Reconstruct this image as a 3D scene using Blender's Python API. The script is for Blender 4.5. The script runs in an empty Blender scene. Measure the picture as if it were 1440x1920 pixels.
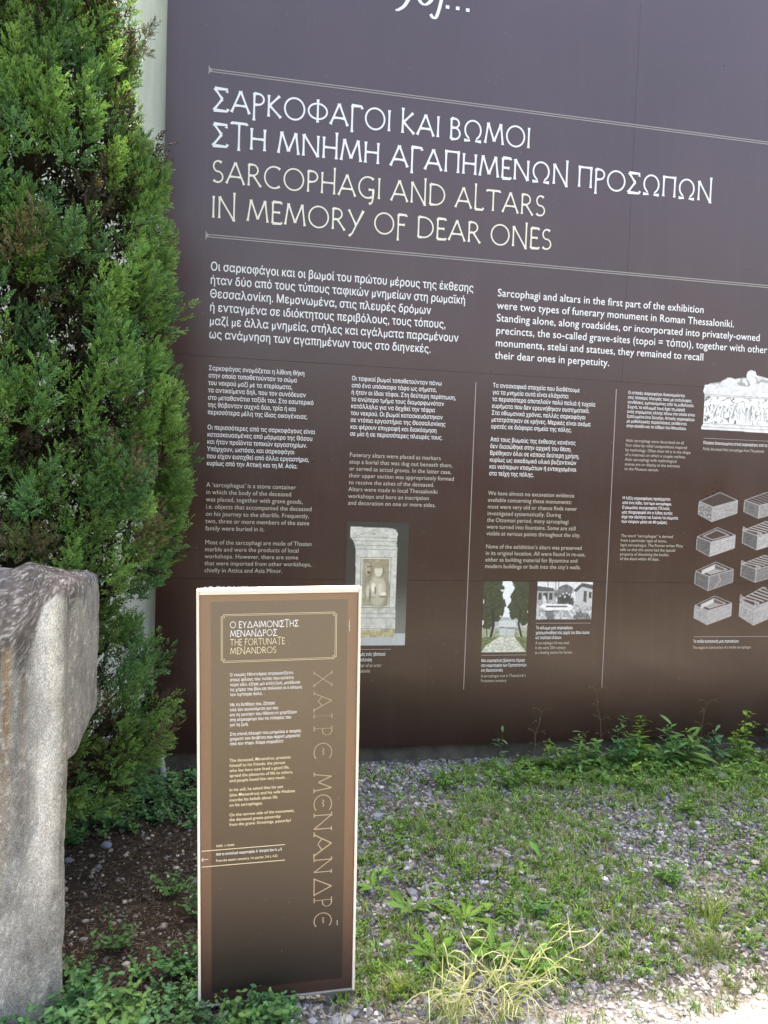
import bpy, math, random
import numpy as np
from mathutils import Matrix, Vector

S = bpy.context.scene
COL = S.collection
# ------------------------------------------------------------------ camera, sky, sun, exposure
CAM_H = 1.5
def cam_basis(yaw, pitch, roll):
    f = Vector((math.sin(yaw)*math.cos(pitch), math.cos(yaw)*math.cos(pitch), math.sin(pitch)))
    r = f.cross(Vector((0, 0, 1))).normalized(); u = r.cross(f)
    return r*math.cos(roll)+u*math.sin(roll), u*math.cos(roll)-r*math.sin(roll), f
cd = bpy.data.cameras.new('camera'); cam = bpy.data.objects.new('camera', cd); COL.objects.link(cam)
r_, u_, f_ = cam_basis(0.18514805, -0.04707583, 0.03463588)
cam.matrix_world = Matrix(((r_.x, u_.x, -f_.x, 0), (r_.y, u_.y, -f_.y, 0), (r_.z, u_.z, -f_.z, CAM_H), (0, 0, 0, 1)))
cd.sensor_fit = 'VERTICAL'; cd.sensor_height = 24; cd.lens = 24*1400/1920
cd.clip_start = .05; cd.clip_end = 1000
S.camera = cam
S.render.resolution_x = 768; S.render.resolution_y = 1024

SUN_EL = math.radians(68); SUN_AZ = math.radians(12)      # azimuth from +Y (behind the wall) towards +X
w = bpy.data.worlds.new('World'); S.world = w; w.use_nodes = True
nt = w.node_tree; bg = nt.nodes['Background']
sky = nt.nodes.new('ShaderNodeTexSky'); sky.sky_type = 'NISHITA'; sky.sun_disc = False
sky.sun_elevation = SUN_EL; sky.sun_rotation = SUN_AZ; sky.dust_density = 5.0; sky.air_density = 1.0; sky.ozone_density = 1.0
nt.links.new(sky.outputs[0], bg.inputs[0]); bg.inputs[1].default_value = 0.15
sl = bpy.data.lights.new('sun', 'SUN'); sl.energy = 5; sl.angle = math.radians(.53); sl.color = (1, .95, .86)
so = bpy.data.objects.new('sun', sl); COL.objects.link(so)
sd = Vector((math.sin(SUN_AZ)*math.cos(SUN_EL), math.cos(SUN_AZ)*math.cos(SUN_EL), math.sin(SUN_EL)))
so.rotation_euler = sd.to_track_quat('Z', 'Y').to_euler(); so.location = (3, 6, 9)
S.view_settings.view_transform = 'Standard'; S.view_settings.look = 'None'
S.view_settings.exposure = 2.58; S.view_settings.gamma = 1; S.view_settings.use_curve_mapping = False
S.view_settings.use_white_balance = True; S.view_settings.white_balance_temperature = 7900; S.view_settings.white_balance_tint = 10

rng = np.random.default_rng(7); random.seed(7)
PARAS=[["paragraph",["Οι σαρκοφάγοι και οι βωμοί του πρώτου μέρους της έκθεσης","ήταν δύο από τους τύπους ταφικών μνημείων στη ρωμαϊκή","Θεσσαλονίκη. Μεμονωμένα, στις πλευρές δρόμων","ή ενταγμένα σε ιδιόκτητους περιβόλους, τους τόπους,","μαζί με άλλα μνημεία, στήλες και αγάλματα παραμένουν","ως ανάμνηση των αγαπημένων τους στο διηνεκές."],-189.9,2464.5,64.8,1317.8,0,"W",1,0],["paragraph",["Sarcophagi and altars in the first part of the exhibition","were two types of funerary monument in Roman Thessaloniki.","Standing alone, along roadsides, or incorporated into privately-owned","precincts, the so-called grave-sites (topoi = τόποι), together with other","monuments, stelai and statues, they remained to recall","their dear ones in perpetuity."],1258.4,2453.2,64.1,1532.1,2,"W",0.5,0],["paragraph",["Σαρκοφάγος ονομάζεται η λίθινη θήκη","στην οποία τοποθετούνταν το σώμα","του νεκρού μαζί με τα κτερίσματα,","τα αντικείμενα δηλ. που τον συνόδευαν","στο μεταθανάτιο ταξίδι του. Στο εσωτερικό","της θάβονταν συχνά δύο, τρία ή και","περισσότερα μέλη της ίδιας οικογένειας."],-187.6,1987.3,35.5,512.3,4,"W",1,0],["paragraph",["Οι περισσότερες από τις σαρκοφάγους είναι","κατασκευασμένες από μάρμαρο της Θάσου","και ήταν προϊόντα τοπικών εργαστηρίων.","Υπάρχουν, ωστόσο, και σαρκοφάγοι","που είχαν εισαχθεί από άλλα εργαστήρια,","κυρίως από την Αττική και τη Μ. Ασία."],-186.6,1701.4,35.0,524.2,0,"W",1,0],["paragraph",["A ‘sarcophagus’ is a stone container","in which the body of the deceased","was placed, together with grave goods,","i.e. objects that accompanied the deceased","on his journey to the afterlife. Frequently,","two, three or more members of the same","family were buried in it."],-185.7,1421.6,35.5,516.8,3,"C",0,0],["paragraph",["Most of the sarcophagi are made of Thasian","marble and were the products of local","workshops. However, there are some","that were imported from other workshops,","chiefly in Attica and Asia Minor."],-185.6,1140.0,34.5,521.8,0,"C",0,0],["paragraph",["Οι ταφικοί βωμοί τοποθετούνταν πάνω","από ένα υπόσκαφο τάφο ως σήματα,","ή ήταν οι ίδιοι τάφοι. Στη δεύτερη περίπτωση,","το ανώτερο τμήμα τους διαμορφωνόταν","κατάλληλα για να δεχθεί την τέφρα","του νεκρού. Οι βωμοί κατασκευάστηκαν","σε ντόπια εργαστήρια της Θεσσαλονίκης","και φέρουν επιγραφή και διακόσμηση","σε μία ή σε περισσότερες πλευρές τους."],513.5,1978.3,34.6,543.4,2,"W",1,0],["paragraph",["Funerary altars were placed as markers","atop a burial that was dug out beneath them,","or served as actual graves. In the latter case,","their upper section was appropriately formed","to receive the ashes of the deceased.","Altars were made in local Thessaloniki","workshops and bore an inscription","and decoration on one or more sides."],514.6,1595.6,34.7,538.6,1,"C",0,0],["paragraph",["Τα ανασκαφικά στοιχεία που διαθέτουμε","για τα μνημεία αυτά είναι ελάχιστα:","τα περισσότερα αποτελούν πολύ παλιά ή τυχαία","ευρήματα που δεν ερευνήθηκαν συστηματικά.","Στα οθωμανικά χρόνια, πολλές σαρκοφάγοι","μετατράπηκαν σε κρήνες. Μερικές είναι ακόμα","ορατές σε διάφορα σημεία της πόλης."],1253.5,1985.0,35.5,576.9,2,"W",1,0],["paragraph",["Από τους βωμούς της έκθεσης κανένας","δεν διασώθηκε στην αρχική του θέση.","Βρέθηκαν όλοι σε κάποια δεύτερη χρήση,","κυρίως ως οικοδομικό υλικό βυζαντινών","και νεότερων κτισμάτων ή εντοιχισμένοι","στα τείχη της πόλης."],1252.8,1704.7,35.5,498.9,2,"W",1,0],["paragraph",["We have almost no excavation evidence","available concerning these monuments:","most were very old or chance finds never","investigated systematically. During","the Ottoman period, many sarcophagi","were turned into fountains. Some are still","visible at various points throughout the city."],1252.6,1424.0,35.3,527.0,6,"C",0,0],["paragraph",["None of the exhibition’s altars was preserved","in its original location. All were found in re-use,","either as building material for Byzantine and","modern buildings or built into the city’s walls."],1251.7,1143.5,34.8,561.9,1,"C",0,0],["paragraph",["Οι αττικές σαρκοφάγοι διακοσμούνται","στις τέσσερις πλευρές τους με ανάγλυφες","συνθέσεις, εμπνευσμένες από τη μυθολογία.","Συχνά, το κάλυμμά τους έχει τη μορφή","ενός στρώματος κλίνης πάνω στο οποίο είναι","ξαπλωμένο ένα ζευγάρι. Αττικές σαρκοφάγοι","με μυθολογικές παραστάσεις εκτίθενται","στην είσοδο και το αίθριο του Μουσείου."],2016.4,1992.0,25.5,403.8,4,"W",1,0],["paragraph",["Attic sarcophagi were decorated on all","four sides by relief compositions inspired","by mythology. Often their lid is in the shape","of a mattress on which a couple reclines.","Attic sarcophagi with mythological","scenes are on display at the entrance","to the Museum atrium."],2017.1,1735.3,25.6,388.3,2,"C",0,0],["paragraph",["Η λέξη σαρκοφάγος προέρχεται","από ένα λίθο, τον lapis sarcophagus.","Ο ρωμαίος συγγραφέας Πλίνιος","μας πληροφορεί ότι ο λίθος αυτός","είχε την ιδιότητα να λιώνει τα σώματα","των νεκρών μέσα σε 40 ημέρες."],2014.4,1423.4,25.6,336.6,4,"W",1,0],["paragraph",["The word “sarcophagus” is derived","from a particular type of stone,","lapis sarcophagus. The Roman writer Pliny","tells us that this stone had the special","property of dissolving the bodies","of the dead within 40 days."],2015.8,1218.1,25.2,373.6,2,"C",0,0],["caption",["Ταφικός βωμός ενός ηθοποιού","από τη Θεσσαλονίκη"],521.2,578.5,29.0,212.2,0,"W",1,0],["caption",["Funerary altar of an actor","from Thessaloniki"],521.7,520.5,29.0,194.1,0,"C",0,0],["caption",["Μια σαρκοφάγος βρίσκεται σήμερα","στο νεκροταφείο των Προτεσταντών","στη Θεσσαλονίκη."],1252.7,539.0,26.2,254.0,1,"W",1,0],["caption",["A sarcophagus now in Thessaloniki’s","Protestant cemetery"],1254.4,456.7,25.8,251.3,0,"C",0,0],["caption",["Το κάλυμμα μιας σαρκοφάγου","χρησιμοποιήθηκε στις αρχές του 20ου αιώνα","ως ταγίστρα αλόγων."],1550.7,713.0,26.3,308.4,1,"W",1,0],["caption",["A sarcophagus lid was used","in the early 20th century","as a feeding station for horses."],1551.2,631.6,26.0,214.8,2,"C",0,0],["caption",["Πλούσια διακοσμημένη αττική σαρκοφάγος από τη Θεσσαλονίκη"],2479.1,1741.7,26,505.7,0,"W",1,0],["caption",["Richly decorated Attic sarcophagus from Thessaloniki"],2479.6,1708.5,26,378.7,0,"C",0,0],["caption",["Τα στάδια κατασκευής μιας σαρκοφάγου"],2484.6,633.8,26,283.0,0,"W",1,0],["caption",["The stages in construction of a marble sarcophagus"],2484.2,599.2,26,363.6,0,"C",0,0],["paragraph",["Ο νεκρός Μένανδρος παρουσιάζεται","στους φίλους του: αυτός που κείτεται","τώρα εδώ, έζησε μια καλή ζωή, μετέδωσε","τις χάρες του βίου σε πολλούς κι ο κόσμος","τον αγάπησε πολύ…"],-131.6,932.1,13.5,191.4,3,"W",1,1],["paragraph",["Με τη διαθήκη του, ζήτησε","από τον συνονόματο γιο του","και τη γυναίκα του Ηδονή να χαράξουν","στη σαρκοφάγο του τις απόψεις του","για τη ζωή."],-132.0,850.2,13.8,177.9,2,"W",1,1],["paragraph",["Στη στενή πλευρά του μνημείου ο νεκρός","χαιρετά τον διαβάτη που περνά μπροστά","από τον τάφο: Χαίρε παροδίτα!"],-132.0,769.4,13.4,189.9,0,"W",1,1],["paragraph",["The deceased, Menandros, presents","himself to his friends: the person","who lies here now lived a good life,","spread the pleasures of life to others,","and people loved him very much…"],-132.6,696.4,14.1,169.0,3,"C",0.3,1],["paragraph",["In his will, he asked that his son","(also Menandros) and his wife Hedone","inscribe his beliefs about life","on his sarcophagus."],-133.1,614.2,14.3,175.8,1,"C",0.3,1],["paragraph",["On the narrow side of the monument,","the deceased greets passersby","from the grave: Greetings, passerby!"],-133.1,543.9,13.7,174.4,0,"C",0.3,1],["caption",["ΜΘ 11040"],-168.0,459.4,10,47.6,0,"C",-0.2,1],["caption",["Από το ανατολικό νεκροταφείο. Α΄ τέταρτο 3ου αι. μ.Χ."],-168.7,435.5,12,178.4,0,"W",1,1],["caption",["From the eastern cemetery, 1st quarter, 3rd c. A.D."],-168.7,417.6,12,166.2,0,"C",0.3,1]]
HEADS=[["ΣΑpΚΟΦΑgΟΙ kΑΙ ΒΩΜΟΙ",-194.2,3218.5,1592.3,102.0,"W",0.075,0],["ΣtΗ ΜΝhΜΗ ΑgΑΠΗΜΕΝΩn ΠpΟΣΩΠΩn",-194.7,3052.9,2642.1,102.0,"W",0.075,0],["SARCOPhAGI AnD AlTARS",-190.9,2882.4,1687.5,102.0,"C",0.062,0],["In MEMORy Of DEAR OnES",-188.2,2714.8,1727.6,102.0,"C",0.062,0],["Ο ΕΥΔΑΙΜΟΝΙΣtΗΣ",-131.0,1063.1,179.1,16.5,"W",0.085,1],["ΜΕΝΑnΔΡΟΣ",-130.3,1039.4,121.8,16.5,"W",0.085,1],["THE FORTUNAtE",-131.0,1016.0,142.6,16.5,"C",0.075,1],["MEnANDROS",-130.3,992.6,119.7,16.5,"C",0.075,1]]
G={"rule1":[[-210.3,3400.3],[2773.3,3402.3]],"rule2":[[-207.4,2626.7],[2824.5,2628.7]],"col1":[[1161.1,2004.6],[1162.8,393.6]],"col2":[[1948.8,2013.8],[1946.8,390.6]],"altar":[[513.7,1267.0],[833.8,1270.2],[836.6,628.4],[513.6,636.3]],"cem":[[1249.1,968.6],[1500.6,970.7],[1502.0,588.7],[1253.7,592.4]],"feed":[[1548.8,969.1],[1865.1,969.4],[1865.9,765.3],[1548.9,768.0]],"part":[[-184.0,932.9],[121.9,932.4],[119.8,717.5]],"sarc":[[2462.0,2157.2],[2878.3,1816.7]],"hr":[[[519.9,611.5],[763.1,609.4]],[[1253.6,574.7],[1503.9,572.2]],[[1548.7,745.5],[1864.5,743.4]],[[2480.0,1774.3],[3016.6,1777.8]],[[2487.7,666.9],[3092.7,660.6]]],"draw":[[[2470.4,1480.8],[2716.6,1308.8]],[[2470.3,1285.4],[2714.0,1113.5]],[[2472.1,1092.2],[2714.3,921.9]],[[2478.6,901.1],[2716.4,729.5]],[[2751.3,1498.3],[3046.8,1334.5]],[[2752.4,1324.6],[3059.1,1155.0]],[[2754.6,1132.1],[3071.6,971.5]],[[2759.5,950.9],[3088.3,725.4]]],"of":[[678.7,3802.0],[738.5,3864.5],[808.8,3874.9],[841.4,3851.3],[876.8,3884.9],[911.3,3889.9],[863.6,3802.8],[935.7,3858.5],[988.3,3859.7],[1040.4,3858.4]],"seams":[[351.6,2053.5],[1829.7,970.5],[1978.5,2383.3],[1272.8,3277.1]],"blob":[[-414.5,3695.1],[618.4,98.4]],"sinner":[[-180.8,1131.9],[177.4,1136.1],[185.5,41.0],[-183.0,36.1]],"sbox":[[-154.0,1098.2],[151.1,1101.0],[152.8,974.9],[-154.1,967.3]],"srules":[[-215.0,449.3],[17.2,453.6],[-215.2,403.5],[16.9,409.9]],"sarrow":[[-211.2,427.0],[-192.4,426.9]],"svert":[[[91.7,935.3],[139.5,933.4]],[[92.1,895.2],[140.1,893.1]],[[92.3,875.8],[140.3,873.7]],[[92.8,828.0],[140.9,825.6]],[[92.9,819.0],[141.1,816.6]],[[93.1,804.0],[141.3,801.5]],[[93.3,781.5],[141.6,778.9]],[[93.6,754.4],[141.9,751.6]],[[93.8,736.3],[142.2,733.4]],[[94.3,690.8],[142.8,687.8]],[[94.7,649.8],[143.3,646.6]],[[95.3,596.3],[144.0,592.9]],[[95.4,588.7],[144.1,585.2]],[[95.9,542.6],[144.7,538.9]],[[96.0,533.4],[144.8,529.6]],[[96.6,480.8],[145.5,476.8]],[[96.6,473.1],[145.6,469.0]],[[97.3,410.9],[146.4,406.6]],[[97.4,403.1],[146.5,398.7]],[[97.9,356.2],[147.2,351.6]],[[98.0,345.3],[147.3,340.6]],[[98.6,293.4],[148.0,288.4]],[[98.7,285.5],[148.1,280.5]],[[99.0,257.1],[148.5,251.9]],[[99.1,242.8],[148.6,237.6]],[[99.6,201.6],[149.2,196.2]]],"sframe":[[-205.7,1150.8],[207.0,1153.6],[213.7,4.6],[-215.8,11.5]]}

# ------------------------------------------------------------------ helpers
def tag(o, label=None, cat=None, group=None, kind=None):
    if label: o['label'] = label
    if cat: o['category'] = cat
    if group: o['group'] = group
    if kind: o['kind'] = kind
    return o
def thing(name, label, cat, loc=(0, 0, 0), group=None):
    o = bpy.data.objects.new(name, None); COL.objects.link(o); o.location = loc
    o.empty_display_size = .05
    return tag(o, label, cat, group)
def link(name, me, parent=None, mat=None):
    o = bpy.data.objects.new(name, me); COL.objects.link(o)
    if mat is not None and not me.materials: me.materials.append(mat)
    if parent is not None: o.parent = parent
    return o
def mesh_np(name, V, F, C=None, smooth=False):
    """V (n,3), F (m,3) or (m,4), C (n,3) linear point colours"""
    V = np.ascontiguousarray(V, np.float32); F = np.ascontiguousarray(F, np.int32); k = F.shape[1]
    me = bpy.data.meshes.new(name)
    me.vertices.add(len(V)); me.vertices.foreach_set('co', V.ravel())
    me.loops.add(F.size); me.loops.foreach_set('vertex_index', F.ravel())
    me.polygons.add(len(F)); me.polygons.foreach_set('loop_start', np.arange(0, F.size, k, dtype=np.int32))
    me.polygons.foreach_set('loop_total', np.full(len(F), k, np.int32))
    me.polygons.foreach_set('use_smooth', np.full(len(F), bool(smooth)))
    if C is not None:
        a = me.color_attributes.new('Col', 'FLOAT_COLOR', 'POINT')
        c = np.ones((len(V), 4), np.float32); c[:, :3] = C; a.data.foreach_set('color', c.ravel())
    me.update(calc_edges=True); me.validate()
    return me
class Acc:
    def __init__(s): s.V = []; s.F = []; s.C = []; s.n = 0
    def add(s, V, F, C):
        s.V.append(V); s.F.append(np.asarray(F)+s.n); s.n += len(V)
        C = np.asarray(C, float); s.C.append(np.broadcast_to(C, (len(V), 3)))
    def mesh(s, name, smooth=False):
        return mesh_np(name, np.concatenate(s.V), np.concatenate(s.F), np.concatenate(s.C), smooth)
    def obj(s, name, parent, mat, smooth=False):
        return link(name, s.mesh(name, smooth), parent, mat)
BQ = np.array([[0, 3, 2, 1], [4, 5, 6, 7], [0, 1, 5, 4], [1, 2, 6, 5], [2, 3, 7, 6], [3, 0, 4, 7]])
def box_vf(x0, x1, y0, y1, z0, z1):
    return np.array([[x0, y0, z0], [x1, y0, z0], [x1, y1, z0], [x0, y1, z0], [x0, y0, z1], [x1, y0, z1], [x1, y1, z1], [x0, y1, z1]], float), BQ
def box(name, b, mat, parent=None, bevel=0):
    V, F = box_vf(*b); o = link(name, mesh_np(name, V, F), parent, mat)
    if bevel:
        m = o.modifiers.new('bevel', 'BEVEL'); m.width = bevel; m.segments = 2
    return o
# value noise in numpy
def _h(i, j, k, s):
    n = (i*374761393+j*668265263+k*2147483647+s*974711) & 0xffffffff
    n = ((n ^ (n >> 13))*1274126177) & 0xffffffff
    return ((n ^ (n >> 16)) & 0xffff)/65535.
def vnoise(P, s=0):
    P = np.asarray(P, float); I = np.floor(P).astype(np.int64); f = P-I; f = f*f*(3-2*f)
    r = 0
    for a in (0, 1):
        for b in (0, 1):
            for c in (0, 1):
                wgt = (f[..., 0] if a else 1-f[..., 0])*(f[..., 1] if b else 1-f[..., 1])*(f[..., 2] if c else 1-f[..., 2])
                r = r+wgt*_h(I[..., 0]+a, I[..., 1]+b, I[..., 2]+c, s)
    return r
def fbm(P, o=4, s=0):
    r = 0; A = .5; t = 0; P = np.asarray(P, float)
    for k in range(o):
        r = r+A*vnoise(P, s+k); t += A; A *= .5; P = P*2.03
    return r/t
def sm(a, b, x): t = np.clip((x-a)/(b-a), 0, 1); return t*t*(3-2*t)
# ------------------------------------------------------------------ materials
def M(name, col=(.5, .5, .5), rough=.6, spec=.5, metal=0, build=None):
    m = bpy.data.materials.new(name); m.use_nodes = True; n = m.node_tree.nodes; b = n['Principled BSDF']
    b.inputs['Base Color'].default_value = (*col, 1); b.inputs['Roughness'].default_value = rough
    b.inputs['Metallic'].default_value = metal; b.inputs['Specular IOR Level'].default_value = spec
    if build: build(m.node_tree, b)
    return m
def nd(t, ty, **kw):
    n = t.nodes.new(ty)
    for k, v in kw.items():
        if k in n.inputs.keys() if hasattr(n.inputs, 'keys') else False: n.inputs[k].default_value = v
        else: setattr(n, k, v)
    return n
def noise(t, scale, detail=4, rough=.6, coord='Object', stretch=None):
    tc = t.nodes.new('ShaderNodeTexCoord'); n = t.nodes.new('ShaderNodeTexNoise')
    n.inputs['Scale'].default_value = scale; n.inputs['Detail'].default_value = detail; n.inputs['Roughness'].default_value = rough
    if stretch:
        mp = t.nodes.new('ShaderNodeMapping'); mp.inputs['Scale'].default_value = stretch
        t.links.new(tc.outputs[coord], mp.inputs[0]); t.links.new(mp.outputs[0], n.inputs[0])
    else: t.links.new(tc.outputs[coord], n.inputs[0])
    return n.outputs['Fac']
def ramp(t, fac, pts, interp='LINEAR'):
    r = t.nodes.new('ShaderNodeValToRGB'); r.color_ramp.interpolation = interp
    while len(r.color_ramp.elements) < len(pts): r.color_ramp.elements.new(.5)
    for e, (p, c) in zip(r.color_ramp.elements, pts): e.position = p; e.color = (*c, 1) if len(c) == 3 else c
    t.links.new(fac, r.inputs[0]); return r.outputs[0]
def mix(t, a, b, fac, mode='MIX'):
    m = t.nodes.new('ShaderNodeMix'); m.data_type = 'RGBA'; m.blend_type = mode
    for s, v in ((m.inputs['Factor'], fac), (m.inputs['A'], a), (m.inputs['B'], b)):
        if hasattr(v, 'links'): t.links.new(v, s)
        elif isinstance(v, (int, float)): s.default_value = v
        else: s.default_value = (*v, 1)
    return m.outputs['Result']
def bump(t, b, h, strength=.3, dist=.01):
    n = t.nodes.new('ShaderNodeBump'); n.inputs['Strength'].default_value = strength; n.inputs['Distance'].default_value = dist
    t.links.new(h, n.inputs['Height']); t.links.new(n.outputs[0], b.inputs['Normal'])
def attr(t):
    a = t.nodes.new('ShaderNodeAttribute'); a.attribute_name = 'Col'; return a.outputs['Color']
def xyz(t, coord='Object'):
    tc = t.nodes.new('ShaderNodeTexCoord'); s = t.nodes.new('ShaderNodeSeparateXYZ'); t.links.new(tc.outputs[coord], s.inputs[0]); return s.outputs
def leaf_mat(name, trans=.3, rough=.55):
    def f(t, b):
        c = attr(t); t.links.new(c, b.inputs['Base Color'])
        tr = t.nodes.new('ShaderNodeBsdfTranslucent'); t.links.new(c, tr.inputs[0])
        mx = t.nodes.new('ShaderNodeMixShader'); mx.inputs[0].default_value = trans
        o = t.nodes['Material Output']
        t.links.new(b.outputs[0], mx.inputs[1]); t.links.new(tr.outputs[0], mx.inputs[2]); t.links.new(mx.outputs[0], o.inputs[0])
    return M(name, rough=rough, spec=.3, build=f)
def attr_mat(name, rough=.7, spec=.3, bscale=None, bstr=.3, bdist=.004, grain=0):
    def f(t, b):
        c = attr(t)
        if grain:
            c = mix(t, c, ramp(t, noise(t, bscale or 200, 3), [(.3, (.35,)*3), (.75, (1,)*3)]), grain, 'MULTIPLY')
        t.links.new(c, b.inputs['Base Color'])
        if bscale: bump(t, b, noise(t, bscale, 4), bstr, bdist)
    return M(name, rough=rough, spec=spec, build=f)

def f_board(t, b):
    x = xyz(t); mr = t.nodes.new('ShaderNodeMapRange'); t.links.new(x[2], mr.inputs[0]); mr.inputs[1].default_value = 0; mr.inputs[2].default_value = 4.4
    c = ramp(t, mr.outputs[0], [(0, (.028, .0100, .0100)), (.22, (.040, .0138, .0115)), (.42, (.060, .0245, .0180)), (.6, (.060, .028, .032)), (1, (.074, .050, .080))])  # print gradient; the paler lavender top also has sky sheen painted in
    c = mix(t, c, ramp(t, noise(t, .9, 3), [(.35, (.8, .78, .78)), (.7, (1.12, 1.08, 1.04))]), .8, 'MULTIPLY')
    # pale dust specks and faint vertical run marks of weathering
    dust = ramp(t, noise(t, 75, 2, .5), [(.69, (0,)*3), (.74, (1,)*3)])
    c = mix(t, c, (.28, .24, .21), mix(t, (0,)*3, dust, .35))
    run = ramp(t, noise(t, 6, 4, .6, stretch=(4, 1, .15)), [(.50, (0,)*3), (.78, (1,)*3)])
    c = mix(t, c, (.17, .14, .135), mix(t, (0,)*3, run, .05))
    t.links.new(c, b.inputs['Base Color'])
    rr = ramp(t, noise(t, 3, 4), [(.3, (.27,)*3), (.75, (.38,)*3)]); t.links.new(rr, b.inputs['Roughness'])
    bump(t, b, noise(t, 1.3, 2), .12, .02)
    b.inputs['IOR'].default_value = 1.6
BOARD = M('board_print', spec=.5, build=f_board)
def ink(name, c): return M(name, c, rough=.42, spec=.6)
INK = {'W': ink('white_ink', (.80, .80, .82)), 'C': ink('cream_ink', (.78, .74, .62)), 'D': ink('dim_cream_ink', (.52, .49, .41)), 'R': ink('rule_ink', (.34, .31, .30)),
       'T': ink('tan_ink', (.33, .26, .18)), 'c': ink('sign_cream', (.74, .64, .44))}
def f_sign(t, b):
    x = xyz(t); mr = t.nodes.new('ShaderNodeMapRange'); t.links.new(x[2], mr.inputs[0]); mr.inputs[1].default_value = 0; mr.inputs[2].default_value = 1.15
    outer = ramp(t, mr.outputs[0], [(0, (.045, .024, .018)), (.10, (.065, .035, .025)), (.3, (.135, .073, .046)), (.6, (.21, .127, .08)), (1, (.275, .18, .12))])
    inner = ramp(t, mr.outputs[0], [(.03, (.018, .0130, .011)), (.12, (.022, .0155, .0125)), (.27, (.048, .033, .024)), (.5, (.098, .072, .047)), (.75, (.165, .125, .086)), (1, (.19, .148, .108))])
    def rng_(o, lo, hi):
        a = t.nodes.new('ShaderNodeMath'); a.operation = 'GREATER_THAN'; t.links.new(o, a.inputs[0]); a.inputs[1].default_value = lo
        c = t.nodes.new('ShaderNodeMath'); c.operation = 'LESS_THAN'; t.links.new(o, c.inputs[0]); c.inputs[1].default_value = hi
        m = t.nodes.new('ShaderNodeMath'); m.operation = 'MULTIPLY'; t.links.new(a.outputs[0], m.inputs[0]); t.links.new(c.outputs[0], m.inputs[1]); return m.outputs[0]
    m = t.nodes.new('ShaderNodeMath'); m.operation = 'MULTIPLY'
    t.links.new(rng_(x[0], -.181, .181), m.inputs[0]); t.links.new(rng_(x[2], .039, 1.134), m.inputs[1])
    c = mix(t, outer, inner, m.outputs[0])
    sp = ramp(t, noise(t, 150, 2, .5, stretch=(1, 1, .6)), [(.73, (0,)*3), (.76, (1,)*3)])
    c = mix(t, c, (.40, .36, .30), mix(t, (0,)*3, sp, .35))
    c = mix(t, c, ramp(t, noise(t, 400, 2), [(.3, (.86,)*3), (.7, (1.06,)*3)]), .8, 'MULTIPLY')
    t.links.new(c, b.inputs['Base Color'])
    b.inputs['Roughness'].default_value = .5
SIGN = M('sign_print', spec=.35, build=f_sign)
ALU = M('sign_frame_white', (.70, .66, .58), .4, .4)
METAL = M('grey_metal', (.35, .36, .37), .4, .5, .6)
DARKGAP = M('panel_joint', (.40, .38, .37), .5)
def f_wall(t, b):
    c = ramp(t, noise(t, 2.5, 5), [(.3, (.66, .69, .62)), (.7, (.74, .77, .70))])
    c = mix(t, c, ramp(t, noise(t, 9, 4, .6, stretch=(3, 1, .2)), [(.45, (1,)*3), (.8, (.72, .73, .70))]), .6, 'MULTIPLY')
    t.links.new(c, b.inputs['Base Color']); bump(t, b, noise(t, 60, 5), .4, .006)
WALL = M('pale_render', rough=.85, spec=.2, build=f_wall)
def f_conc(t, b):
    c = ramp(t, noise(t, 7, 6), [(.3, (.06, .052, .042)), (.7, (.17, .15, .12))]); t.links.new(c, b.inputs['Base Color']); bump(t, b, noise(t, 50, 5), .5, .008)
CONC = M('plinth_concrete', rough=.9, spec=.2, build=f_conc)
PRINT = attr_mat('photo_print', .4, .5)
PRINT2 = attr_mat('drawing_print', .45, .4)

# ------------------------------------------------------------------ ground
def soilmask(x, y):
    """1 = dark litter soil under the conifer, 0 = gravel"""
    n = fbm(np.stack([x*3, y*3, x*0], -1), 3, 5)-.5
    return sm(.08, -.10, x-.05+n*.5)*sm(1.85, 2.1, y+n*.25)
def gh(x, y):
    p = np.stack([x*2.1, y*2.1, x*0], -1); q = np.stack([x*9, y*9, x*0+3], -1)
    h = (fbm(p, 3, 1)-.5)*.05+(fbm(q, 3, 2)-.5)*.02
    fade = sm(6, 3, np.abs(x-.8))*sm(-3, 0, y)
    return h*fade*np.where(y > 3.7, .5, 1)-.004
xs = np.concatenate([-np.geomspace(400, 3, 14), np.arange(-2.6, 4.6, .03), np.geomspace(5, 400, 14)])
ys = np.concatenate([-np.geomspace(400, 1.5, 16), np.arange(-1, 4.3, .03), np.geomspace(4.8, 400, 14)])
X, Y = np.meshgrid(xs, ys); Z = gh(X, Y)
nx, ny = len(xs), len(ys)
idx = np.arange(nx*ny).reshape(ny, nx)
F = np.stack([idx[:-1, :-1], idx[:-1, 1:], idx[1:, 1:], idx[1:, :-1]], -1).reshape(-1, 4)
sm_ = soilmask(X, Y)[..., None]
nn = fbm(np.stack([X*14, Y*14, X*0], -1), 4, 9)[..., None]
cs = np.array([.042, .032, .025])*(.6+.9*nn); cg = np.array([.13, .125, .12])*(.55+.9*nn)
cfar = np.where((Y < 1.1)[..., None], np.array([.060, .066, .050]), np.array([.62, .59, .54]))  # pale strip paints in sun glare; unseen ground beyond darkened to dim board reflections
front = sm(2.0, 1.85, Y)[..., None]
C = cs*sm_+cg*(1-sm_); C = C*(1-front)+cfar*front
def f_ground(t, b):
    c = mix(t, attr(t), ramp(t, noise(t, 90, 5, .7), [(.3, (.45,)*3), (.7, (1.35, 1.3, 1.25))]), 1., 'MULTIPLY')
    t.links.new(c, b.inputs['Base Color']); bump(t, b, noise(t, 120, 5, .7), .8, .012)
GM = M('ground_soil', rough=.95, spec=.15, build=f_ground)
ground = link('ground', mesh_np('ground', np.stack([X, Y, Z], -1).reshape(-1, 3), F, C.reshape(-1, 3), True), None, GM)
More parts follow.
